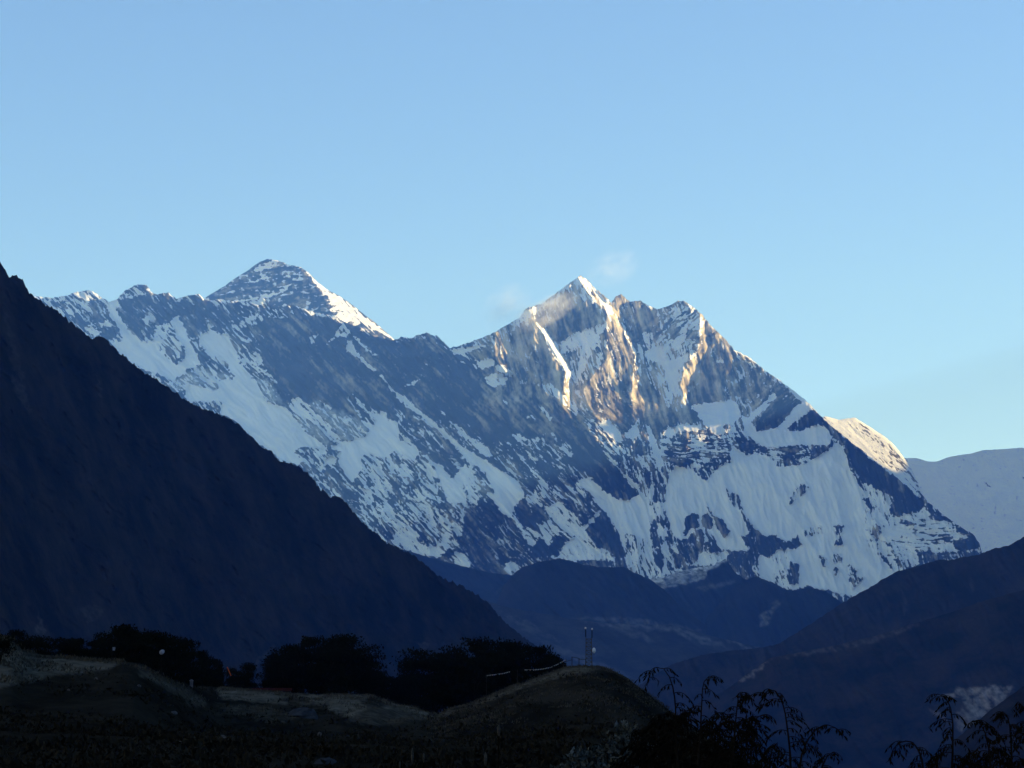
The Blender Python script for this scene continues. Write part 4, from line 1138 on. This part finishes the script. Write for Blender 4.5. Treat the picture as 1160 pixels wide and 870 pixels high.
# dry grass tufts on the pale ground and the knoll
rng = np.random.default_rng(19)
gb = MB()
N = 26000
uu = rng.uniform(-20, 800, N); YY = np.interp(uu, YC[:, 0], YC[:, 1]) * (1 - 0.42 * rng.uniform(0, 1, N) ** 1.6) + 1.5
xx = (uu - 580) / 3012 * YY; zz = gz(xx, YY)
ppu, ppv = pix(np.stack([xx, YY, zz], -1))
ok = (fbm(xx / 5, YY / 18, 3, 241) > -.02) & ((pale_c.sample(ppu, ppv) > .2) | (uu > 480))
for p in np.stack([xx, YY, zz], -1)[ok]:
    h = rng.uniform(.10, .30)
    gb.leaves(p + rng.normal(size=(3, 3)) * (h, h, .02), h, up=2.2, asp=.3)
gb.build('dry_grass', mottled('dry_grass_tufts', (0.024, 0.022, 0.016), (0.085, 0.080, 0.060), .5))
describe(bpy.data.objects['dry_grass'], 'short dry grass tufts on the pale ground and the knoll', 'grass', kind='stuff')

# ---- lattice tower on the knoll
galv = mottled('weathered_steel', (0.05, 0.05, 0.05), (0.10, 0.10, 0.10), 9, .6)
white = mat('white_enamel', (0.75, 0.76, 0.78), .5)
blackm = mat('black_plastic', (0.012, 0.012, 0.013), .6)
tb_ = on_ground(667.5, 398, 0)
TW = thing('radio_tower', tb_, 'thin lattice radio tower with two antennas and a white dish on the knoll', 'radio tower')
mpp = 398 / F * 1.01
H1, hw = 30 * mpp, 3.5 * mpp
for sx in (-1, 1):
    for sy in (-1, 1):
        b = MB(); b.tube([(sx * hw, sy * hw, -.4), (sx * hw * .86, sy * hw * .86, H1)], .06, .05, 6); b.build('leg', galv, TW)
b = MB()
nl = 7
for k in range(nl + 1):
    z = H1 * k / nl; w = hw * (1 - .14 * k / nl); z2 = H1 * (k + 1) / nl; w2 = hw * (1 - .14 * (k + 1) / nl)
    cs = [(-w, -w, z), (w, -w, z), (w, w, z), (-w, w, z)]
    c2 = [(-w2, -w2, z2), (w2, -w2, z2), (w2, w2, z2), (-w2, w2, z2)]
    for j in range(4):
        if k: b.tube([cs[j], cs[(j + 1) % 4]], .025, .025, 5)
        if k < nl: b.tube([cs[j], c2[(j + 1) % 4]], .02, .02, 5); b.tube([cs[(j + 1) % 4], c2[j]], .02, .02, 5)
b.build('bracing', galv, TW)
for sx, zt in ((-1, 41), (1, 40)):
    b = MB(); b.tube([(sx * hw * .86, -hw * .86, H1 - .5), (sx * hw * 1.05, -hw * .86, zt * mpp)], .045, .04, 6)
    a_ = b.build('antenna_pole', galv, TW)
    b = MB(); b.box((sx * hw * 1.0, -hw * .86 - .1, (zt - 5) * mpp), (.13, .09, 8 * mpp)); b.build('antenna', blackm, a_)
    b = MB(); b.lathe([(.02, 0), (.13, .02), (.13, .2), (.08, .27), (0.01, .28)], (sx * hw * 1.05, -hw * .86, zt * mpp), 12); b.build('antenna_cap', white, a_, True)
b = MB()
ty = np.array([[1, 0, 0], [0, 0, 1], [0, -1, 0]], float)           # dish axis towards the viewer
a = math.radians(55); yaw = np.array([[math.cos(a), -math.sin(a), 0], [math.sin(a), math.cos(a), 0], [0, 0, 1]])
b.lathe([(.0, -.02), (.2, .0), (.36, .07), (.44, .16), (.43, .18), (.34, .10), (.2, .04), (.0, .02)], (hw + .42, -hw, 17 * mpp), 18, yaw @ ty)
ds = b.build('dish', white, TW, True)
b = MB(); b.tube([(hw * .92, -hw * .92, 17 * mpp), (hw + .40, -hw, 17 * mpp)], .035, .035, 6); b.build('dish_bracket', galv, ds)

# ---- post and rail frame beside the tower
wood = mottled('grey_wood', (0.02, 0.018, 0.016), (0.05, 0.046, 0.04), 8)
FR = thing('wooden_frame', on_ground(655, 396), 'small post and rail frame standing beside the radio tower', 'fence')
for dx, h in ((-2.2, .8), (-.9, 1.5), (0.15, 1.25), (1.15, 1.1)):
    b = MB(); z0 = float(gz(FR.location.x + dx, 396)) - FR.location.z
    b.tube([(dx, 0, z0 - .3), (dx + .03, 0, z0 + h)], .055, .05, 6); b.build('post', wood, FR)
zr = float(gz(FR.location.x + .15, 396)) - FR.location.z
for x0, x1, za, zb in ((-2.2, -.9, .62, 1.0), (-.95, .2, 1.42, 1.22), (.1, 1.2, 1.1, 1.05)):
    b = MB(); b.tube([(x0, -.06, zr + za - .0), (x1, -.06, zr + zb)], .035, .035, 5); b.build('rail', wood, FR)

# ---- strings of prayer flags
flagm = [mat('flag_cloth', c, .9) for c in ((.36, .36, .35), (.3, .3, .2), (.25, .4, .45), (.45, .3, .25), (.3, .34, .55))]
def flag_string(path, Y, nfl, label):
    px = curve(path)
    s = np.linspace(0, 1, 40)
    d = np.concatenate([[0], np.cumsum(np.hypot(*np.diff(px, axis=0).T))]); d /= d[-1]
    pts = P(np.interp(s, d, px[:, 0]), np.interp(s, d, px[:, 1]), Y)
    t0 = thing('prayer_flag_string', pts[0], label, 'flag string', 'strings of prayer flags')
    b = MB(); b.tube(list(pts - pts[0]), .012, .012, 4); b.build('cord', flagm[0], t0)
    for k in range(nfl):
        f = (k + .5) / nfl
        if rng.uniform() < .12: continue
        c = np.array([np.interp(f, s, pts[:, j]) for j in range(3)]) - pts[0]
        dx = (pts[-1] - pts[0])[:2]; dx = dx / np.linalg.norm(dx) * .06
        sw = rng.normal(0, .05)
        b = MB(); e = np.array((dx[0], dx[1], 0))
        b.quad(c - e, c + e, c + e + (0, sw, -.12), c - e + (0, sw, -.13))
        b.build('flag', flagm[k % 5 if rng.uniform() < .35 else 0], t0)
flag_string('551,765 560,764 570,762.6 578,760.5', 394, 14, 'short sagging string of pale prayer flags in front of the dark trees')
flag_string('594,758.5 604,758.6 614,757.6 624,755.6 633,751.6 641,747', 396, 26, 'longer string of pale prayer flags running up to the post frame')
# poles the strings are tied to
for (u, v, Y, lab) in ((551, 765, 394, 'thin pole at the far left end of the prayer flag strings'), (586, 759.2, 395, 'thin pole between the two prayer flag strings'), (641, 747, 396, 'thin pole where the prayer flags end beside the post frame')):
    top = P(u, v - .6, Y); g = float(gz(top[0], top[1]))
    b = MB(); b.tube([(0, 0, -.4), (0.02, 0, top[2] - g)], .05, .035, 6)
    o = b.build('flag_pole', wood); o.location = (float(top[0]), float(top[1]), g)
    describe(o, lab, 'pole', 'poles of the prayer flag strings')

# ---- small pale things among the trees and on the ground
def pole_thing(name, u, v, Y, label, cat, head):
    p = P(u, v, Y); g = float(gz(p[0], p[1]))
    t0 = thing(name, (p[0], p[1], g), label, cat)
    h = p[2] - g
    b = MB(); b.tube([(0, 0, -.3), (0, 0, h)], .03, .022, 6); b.build('pole', bark, t0)
    head(t0, h)
    return t0
dull = mat('dull_white', (.26, .28, .32), .7)
def dish_head(t0, h):
    b = MB(); a = math.radians(-20); yw = np.array([[math.cos(a), -math.sin(a), 0], [math.sin(a), math.cos(a), 0], [0, 0, 1]])
    tl = math.radians(25); tx = np.array([[1, 0, 0], [0, math.cos(tl), math.sin(tl)], [0, -math.sin(tl), math.cos(tl)]])
    b.lathe([(.0, -.02), (.12, .0), (.2, .05), (.24, .11), (.23, .12), (.19, .07), (.1, .03), (0, .02)], (0, -.08, h), 18, yw @ ty @ tx)
    b.build('dish', dull, t0, True)
    b = MB(); b.tube([(0, -.1, h - .15), (0, -.42, h + .05)], .012, .012, 5); b.build('feed_arm', galv, t0)
pole_thing('satellite_dish', 183, 738, 222, 'round pale satellite dish on a pole in front of the left trees', 'satellite dish', dish_head)
def flag_head(t0, h):
    b = MB()
    for k in range(2):
        z0, z1 = h - .04 - .14 * k, h - .04 - .14 * (k + 1)
        y0, y1 = .05 * math.sin(k), .05 * math.sin(k + 1)
        b.quad((.04, y0, z0), (.04, y1, z1), (.26 - .02 * k, y1 + .05, z1), (.26 - .02 * k, y0 + .05, z0))
    b.build('flag', dull, t0)
pole_thing('banner_pole', 127, 732.5, 222, 'short pole with a bright white flag among the left trees', 'flag', flag_head)
OR = mat('orange_cloth', (.55, .12, .04), .8)
def orange_head(t0, h):
    b = MB()
    for k in range(6):
        z0, z1 = h - .08 - .2 * k, h - .08 - .2 * (k + 1)
        x0, x1 = .09 * k, .09 * (k + 1)
        b.quad((x0, -.05, z0), (x1, -.05, z1), (x1 + .12, -.05 + .04 * (k % 2), z1), (x0 + .12, -.05, z0))
    b.build('banner', OR, t0)
pole_thing('banner_pole', 257, 755, 368, 'leaning pole with a narrow orange banner at the gap between the trees', 'flag', orange_head)

stone_m = mottled('pale_stone', (0.05, 0.05, 0.05), (0.13, 0.13, 0.13), 3)
def stone(u, v, Y, w, h, label, m=None, seed=0, name='stone'):
    p = on_ground(u, Y)
    rg = np.random.default_rng(seed)
    b = MB(); k = 12
    prof = [(1.0, -.3), (1.02, .1), (.92, .45), (.7, .78), (.35, .97), (.02, 1.0)]
    b.lathe([(r * w / 2, z * h) for r, z in prof], (0, 0, 0), k)
    b.v = [q * (1 + rg.normal(0, .09, 3)) for q in b.v]
    o = b.build(name, m or stone_m); o.location = tuple(map(float, p)); o.rotation_euler = (0, 0, rg.uniform(0, 6))
    describe(o, label, 'stone', 'stones lying on the heath')
def ydist(u, v):
    """how far away the ground is that shows at photo pixel (u, v)"""
    ys_ = np.linspace(20, 400, 1500)
    e = P(u, v, ys_)
    k = np.nonzero(gz(e[:, 0], e[:, 1]) > e[:, 2])[0]
    return float(ys_[k[0]]) if len(k) else 300.0
blue_grey = mottled('blue_grey_stone', (0.022, 0.027, 0.033), (0.04, 0.048, 0.058), 2)
for i, (u, v, wpx, hpx, m, lab) in enumerate([
        (156, 777, 5, 2.2, None, 'small bright stone on the bare end of the left bank'), (89, 762, 8, 1.6, None, 'long flat pale stone at the foot of the pale left grass'),
        (107, 770, 5, 2.5, None, 'small grey stone in the dark heath under the pale left grass'), (196, 808, 9, 2.5, None, 'flat pale stone low on the slope beneath the left tree clump'),
        (204, 843, 3.5, 3.5, None, 'small upright pale stone lowest on the dark left bank'), (343, 812, 34, 10, blue_grey, 'large blue grey boulder at the near edge of the pale hollow'),
        (362, 834, 6, 4.5, None, 'pale rounded stone just below the big blue grey boulder'), (370, 866, 26, 7, blue_grey, 'broad grey boulder low in the dark heath near the picture bottom'),
        (76, 782, 3, 2, None, 'tiny pale stone in the dark scrub on the left bank'), (252, 836, 8, 3, None, 'dull flat stone in the heath below the hollow')]):
    Y = ydist(u, v); k = Y / F
    stone(u, v, Y, wpx * k, hpx * k, lab, m, 300 + i)
# pale post at the end of the left trees
p = on_ground(215.5, 268)
b = MB(); b.box((0, 0, .2), (.3, .3, .7)); b.lathe([(.22, .55), (.22, .6), (.12, .7), (.02, .74)], (0, 0, 0), 10)
o = b.build('stone_post', mottled('whitewash', (.10, .105, .12), (.16, .16, .17), 4)); o.location = tuple(map(float, p))
describe(o, 'short whitewashed post at the end of the left trees', 'post')
# low hut with a dull red roof at the back of the hollow
HB = thing('stone_hut', P(308, 779.2, 369) - np.array((0, 0, 1.35)), 'low stone hut with a dull red roof at the back of the hollow', 'hut')
b = MB(); b.box((0, 0, .35), (5.2, 2.4, 1.1)); b.build('wall', stone_m_d := mottled('dark_stone', (.02, .02, .02), (.05, .05, .048), 2), HB)
red = mottled('faded_red_roof', (.020, .007, .006), (.04, .013, .011), 1.2)
b = MB()
for s in (-1, 1):
    b.v += [np.array(q, float) for q in ((-2.85, s * 1.5, .88), (2.85, s * 1.5, .88), (2.85, 0, 1.35), (-2.85, 0, 1.35), (-2.85, s * 1.5, .82), (2.85, s * 1.5, .82), (2.85, 0, 1.29), (-2.85, 0, 1.29))]
    n = len(b.v) - 8
    for q in ((0, 1, 2, 3), (7, 6, 5, 4), (0, 4, 5, 1), (1, 5, 6, 2), (3, 7, 4, 0)): b.f.append(tuple(n + i for i in q))
b.build('roof', red, HB)
b = MB(); b.box((-.8, -1.21, .25), (.7, .06, .85)); b.build('door', wood, HB)

# ---- feathery drooping shrubs close by, right of centre
frond_m = mottled('drooping_foliage', (0.006, 0.0055, 0.004), (0.018, 0.015, 0.010), 25)
def spray(fb, sb, p0, dirn, L, drop_, r, leaf, dens):
    """one branch: goes out, arches over and hangs; thin leaflets hang from it"""
    n = 9
    pts = []
    for k in range(n):
        s = k / (n - 1)
        pts.append(p0 + dirn * L * s + np.array((0, 0, 1)) * (L * .42 * s - L * drop_ * s * s))
    sb.tube(pts, r, r * .35, 4)
    m = max(4, int(dens * L / leaf))
    for k in range(m):
        s = (k + rng.uniform(.2, .8)) / m
        s = .12 + .88 * s
        i = min(int(s * (n - 1)), n - 2); f = s * (n - 1) - i
        q = pts[i] * (1 - f) + pts[i + 1] * f
        d = np.array((rng.normal(0, .5), rng.normal(0, .5), -1.0)) + dirn * .35
        d /= np.linalg.norm(d)
        w = np.cross(d, rng.normal(size=3)); w /= np.linalg.norm(w)
        l = leaf * rng.uniform(.7, 1.5); wd_ = leaf * .17
        fb.quad(q - w * wd_ * .4, q + d * l * .5 - w * wd_, q + d * l, q + d * l * .5 + w * wd_)
def frond_plant(path, Y, label, nb=9, bl=26, dens=2.0, seed=1, leaf_px=6.2):
    global rng
    rng = np.random.default_rng(seed)
    px = curve(path)
    k = Y / F
    s = np.linspace(0, 1, 14)
    d = np.concatenate([[0], np.cumsum(np.hypot(*np.diff(px, axis=0).T))]); d /= d[-1]
    pts = P(np.interp(s, d, px[:, 0]), np.interp(s, d, px[:, 1]), Y)
    pts[:, 1] += np.cumsum(rng.normal(0, .6, 14)) * k * 2
    g = float(gz(pts[0, 0], Y))
    base = np.array((pts[0, 0] + rng.normal(0, .08), Y, g))
    t0 = thing('weeping_shrub', base, label, 'shrub', 'feathery drooping shrubs close by at the right')
    stem = [np.array((0, 0, -.1)), np.array((0, 0, (pts[0, 2] - g) * .5))] + list(pts - base)
    sb, fb = MB(), MB()
    sb.tube(stem, 1.6 * k, .35 * k, 6)
    nb = int(nb * (1.7 if dens > 2.6 else 1.25)); dens = dens * 1.35
    for j in range(nb):
        f = .02 + .95 * (j + rng.uniform(.1, .9)) / nb
        q = np.array([np.interp(f, s, pts[:, c]) for c in range(3)]) - base
        a = rng.choice([0, math.pi]) + rng.normal(0, .6)
        L = bl * k * (1.15 - .65 * f) * rng.uniform(.7, 1.25)
        spray(fb, sb, q, np.array((math.cos(a), math.sin(a), 0)), L, rng.uniform(.65, 1.05), .5 * k, leaf_px * k, dens)
    spray(fb, sb, pts[-3] - base, (pts[-1] - pts[-3]) / (np.linalg.norm(pts[-1] - pts[-3]) + 1e-9), np.linalg.norm(pts[-1] - pts[-3]) * 1.3, .45, .4 * k, leaf_px * k, dens * 1.3)
    sb.build('stem', bark, t0); fb.build('foliage', frond_m, t0)
FP = [
 ('768,872 766,835 765,800 763,782 757,764 748,754 740,757 735,766 732,777', 9.0, 'drooping shrub arching left over the knoll flank, leftmost of the feathery shrubs', 12, 26, 2.0),
 ('790,872 793,830 795,795 796,778 799,768 805,765 812,768', 9.4, 'feathery shrub with a short forked top next to the leftmost arching one', 14, 24, 2.2),
 ('828,872 831,840 834,805 836,786 842,784 848,790', 9.0, 'bushy feathery shrub at the middle of the dark mass', 18, 30, 2.8),
 ('896,874 895,850 893,830 889,803 882,785 874,779 866,784 862,796', 8.6, 'tall feathery shrub whose tip curls left, standing clear right of the mass', 17, 32, 2.2),
 ('905,876 908,856 915,838 926,825 938,821 949,825 955,833', 8.8, 'low shrub arching right beside the tall curled one', 11, 22, 2.4),
 ('740,872 742,845 745,825 750,810 758,806', 10.5, 'dense dark shrub at the left end of the feathery mass', 20, 26, 3.2),
 ('712,876 716,855 722,838 728,826 735,824', 11.0, 'low dark shrub between the silvery shrub and the feathery mass', 16, 24, 3.2),
 ('776,874 778,845 779,822 781,808 788,803', 10.2, 'thick dark shrub in front of the forked one', 22, 26, 3.2),
 ('812,874 813,848 815,828 817,812 810,806', 9.8, 'thick dark shrub left of the bushy middle one', 22, 26, 3.2),
 ('850,874 851,850 853,828 857,812 866,810', 9.6, 'thick dark shrub between the bushy one and the tall curled one', 18, 26, 2.8),
 ('726,876 729,856 733,838 738,822 746,816', 10.8, 'bushy dark shrub at the foot of the knoll beside the silvery shrub', 20, 24, 3.4),
 ('757,876 760,850 762,832 765,815 771,809', 9.8, 'bushy dark shrub below the leftmost arching one', 22, 26, 3.4),
 ('802,876 803,855 805,838 806,822 800,815', 9.6, 'bushy low shrub filling the front of the feathery mass', 22, 26, 3.4),
 ('838,876 839,856 841,836 843,818 851,812', 9.4, 'bushy shrub at the right front of the feathery mass', 20, 26, 3.2),
 ('872,876 872,862 874,850 880,842', 9.2, 'small dark shrub at the foot of the tall curled one', 13, 20, 2.8),
 ('930,878 932,866 937,856 944,852', 9.0, 'very low shrub at the right foot of the low arching one', 9, 18, 2.6),
 ('1078,876 1079,850 1079,820 1076,800 1070,790 1062,786 1056,792', 8.8, 'tall drooping shrub in front of the pale river cliff', 17, 28, 2.3),
 ('1046,878 1045,862 1041,850 1034,841 1024,839 1013,846 1008,860', 9.0, 'low shrub arching left of the river cliff', 11, 22, 2.4),
 ('1122,876 1120,850 1116,832 1110,820 1103,815 1097,820', 8.8, 'leafy shrub arching left below the river cliff', 16, 28, 2.5),
 ('1146,876 1146,845 1144,822 1140,808 1133,805 1128,812', 9.0, 'feathery shrub with a curled tip near the right edge', 16, 26, 2.5),
 ('1166,876 1165,850 1163,820 1160,802 1154,797', 8.8, 'drooping shrub cut off by the right edge', 16, 28, 2.6),
 ('1098,880 1099,866 1101,856 1106,850', 9.4, 'small dark shrub between the two leafy ones below the cliff', 13, 22, 3.0),
 ('1134,880 1133,864 1131,852 1126,846', 9.6, 'small dark shrub filling the gap near the right edge', 14, 22, 3.0),
 ('1062,880 1062,868 1064,858 1069,852', 9.4, 'small dark shrub at the foot of the tall one by the cliff', 11, 20, 2.8)]
for i, (pth, Y, lab, nb, bl, dn) in enumerate(FP):
    frond_plant(pth, Y, lab, nb, bl, dn, 400 + i)

# ---- silvery shrub and pale seed heads near the bottom edge
silver = mottled('silvery_leaves', (0.045, 0.055, 0.05), (0.13, 0.15, 0.14), 60)
rng = np.random.default_rng(88)
for (u, vtop, Y, wpx, n, lab) in ((706, 823, 14.0, 105, 2600, 'silvery grey leafed shrub on the left of the feathery shrubs'), (655, 842, 13.0, 72, 1500, 'lower silvery shrub beside the larger silvery one'),):
    k = Y / F
    x = (u - 580) / 3012 * Y; g = float(gz(x, Y)); H = P(u, vtop, Y)[2] - g
    t0 = thing('silvery_shrub', (x, Y, g), lab, 'shrub', 'silvery shrubs at the bottom edge')
    sb, fb = MB(), MB()
    for j in range(110):
        a = rng.uniform(0, 6.28); f = math.sqrt(rng.uniform(0, 1)); r = wpx * k * .5 * f
        top = np.array((r * math.cos(a), r * math.sin(a), H * (1 - .28 * k / k * f * f) * rng.uniform(.9, 1.0) - .03 * f))
        sb.tube([(0, 0, -.05), (top[0] * .6, top[1] * .6, H * .5), top], .007, .003, 4)
        for q in range(3):
            c = top + rng.normal(size=3) * (.02, .02, .02) - (0, 0, .045 * q)
            fb.leaves(c + rng.normal(size=(n // 110, 3)) * .017, .034, up=.6, asp=.42)
    sb.build('stem', bark, t0); fb.build('foliage', silver, t0)
seedm = mottled('pale_seed_head', (0.05, 0.05, 0.043), (0.11, 0.105, 0.09), 80)
for (u, v0, v1, Y, w, lab) in ((565, 834, 821, 11, 4.2, 'pale seed head standing highest, right of the others'), (550, 868, 852, 10, 4, 'pale seed head at the bottom edge below the highest one'),
                            (467, 866, 847, 10, 3, 'slim leaning pale seed head, tallest of the left group'), (480, 864, 853, 10.5, 3, 'short pale seed head just right of the slim leaning one'),
                            (453, 871, 862, 10, 2.6, 'small pale seed head at the bottom left of its group')):
    k = Y / F; p = P(u, v0, Y); g = float(gz(p[0], Y)); H = P(u, v1, Y)[2] - g; h0 = p[2] - g
    t0 = thing('seed_head_stalk', (p[0], Y, g), lab, 'plant', 'pale seed heads near the bottom edge')
    ln = rng.normal(0, .02)
    b = MB(); b.tube([(-ln, 0, -.05), (-ln * .4, 0, h0 * .6), (0, 0, h0)], .006, .004, 5); b.build('stalk', frond_m, t0)
    b = MB(); hh = H - h0; b.lathe([(.001, 0), (w * k * .35, hh * .15), (w * k * .5, hh * .45), (w * k * .42, hh * .8), (.001, hh)], (0, 0, h0), 9); b.build('seed_head', seedm, t0, True)

# ------------------------------------------------------------------ snow blown off the central summit
def snow_plume(name, u0, v0, u1, v1, Y, wpx, depth, dens, label, seed):
    c = P((u0 + u1) / 2, (v0 + v1) / 2, Y); k = Y / F
    L = math.hypot(u1 - u0, v1 - v0) * k / 2
    ang = math.atan2(-(v1 - v0), u1 - u0)
    b = MB()
    b.lathe([(max(.02, math.sqrt(max(0, 1 - q * q))), q) for q in np.linspace(-1, 1, 11)], (0, 0, 0), 16)
    m = bpy.data.materials.new('blown_snow'); m.use_nodes = True
    tr = m.node_tree; tr.nodes.remove(tr.nodes['Principled BSDF'])
    pv = tr.nodes.new('ShaderNodeVolumePrincipled')
    pv.inputs['Color'].default_value = (.96, .96, .97, 1); pv.inputs['Absorption Color'].default_value = (1, 1, 1, 1); pv.inputs['Anisotropy'].default_value = .35
    tc = tr.nodes.new('ShaderNodeTexCoord'); ln = tr.nodes.new('ShaderNodeVectorMath'); ln.operation = 'LENGTH'
    nz = tr.nodes.new('ShaderNodeTexNoise'); nz.inputs['Scale'].default_value = 1.7; nz.inputs['Detail'].default_value = 5; nz.inputs['Roughness'].default_value = .65
    mp = tr.nodes.new('ShaderNodeMapping'); mp.inputs['Location'].default_value = (seed, seed * 1.7, 0); mp.inputs['Scale'].default_value = (1, 1, .9)
    tr.links.new(tc.outputs['Object'], ln.inputs[0]); tr.links.new(tc.outputs['Object'], mp.inputs[0]); tr.links.new(mp.outputs[0], nz.inputs['Vector'])
    r1 = tr.nodes.new('ShaderNodeMapRange'); r1.inputs['From Min'].default_value = 1.0; r1.inputs['From Max'].default_value = .15
    r2 = tr.nodes.new('ShaderNodeMapRange'); r2.inputs['From Min'].default_value = .42; r2.inputs['From Max'].default_value = .75
    tr.links.new(ln.outputs['Value'], r1.inputs[0]); tr.links.new(nz.outputs['Fac'], r2.inputs[0])
    mu = tr.nodes.new('ShaderNodeMath'); mu.operation = 'MULTIPLY'; tr.links.new(r1.outputs[0], mu.inputs[0]); tr.links.new(r2.outputs[0], mu.inputs[1])
    md = tr.nodes.new('ShaderNodeMath'); md.operation = 'MULTIPLY'; tr.links.new(mu.outputs[0], md.inputs[0]); md.inputs[1].default_value = dens
    tr.links.new(md.outputs[0], pv.inputs['Density']); tr.links.new(pv.outputs[0], tr.nodes['Material Output'].inputs['Volume'])
    o = b.build(name, m)
    o.location = tuple(map(float, c)); o.scale = (wpx * k / 2, depth, L)
    o.rotation_euler = (0, math.pi / 2 - ang, 0)
    describe(o, label, 'blown snow', kind='stuff')
snow_plume('snow_plume', 576, 374, 660, 332, 21700, 36, 130, 1.7e-2, 'golden snow blowing along the shoulder of the central summit', 1.3)
snow_plume('snow_plume', 550, 378, 600, 322, 22300, 60, 170, 4.4e-3, 'faint snow cloud rising from the ridge left of the central summit', 4.1)
snow_plume('snow_plume', 662, 318, 728, 288, 22600, 48, 170, 2.8e-3, 'faint snow cloud drifting right of the central summit', 7.7)

# ------------------------------------------------------------------ air
hz = mat('air')
hz.node_tree.nodes.remove(hz.node_tree.nodes['Principled BSDF'])
pv = hz.node_tree.nodes.new('ShaderNodeVolumePrincipled')
pv.inputs['Color'].default_value = (0.12, 0.33, 1.0, 1)
pv.inputs['Absorption Color'].default_value = (1, 1, 1, 1)
pv.inputs['Density'].default_value = 2.7e-5
pv.inputs['Anisotropy'].default_value = 0.0
hz.node_tree.links.new(pv.outputs[0], hz.node_tree.nodes['Material Output'].inputs['Volume'])
hv = np.array([(x, y, z) for x in (-15000, 15000) for y in (-11000, 31000) for z in (-1600, 5900)], float)
hq = np.array([(0, 1, 3, 2), (4, 6, 7, 5), (0, 4, 5, 1), (2, 3, 7, 6), (0, 2, 6, 4), (1, 5, 7, 3)])
describe(link('haze', mesh_np('haze', hv, hq, smooth=False), hz), 'thin blue morning haze filling the whole valley', 'haze', kind='stuff')
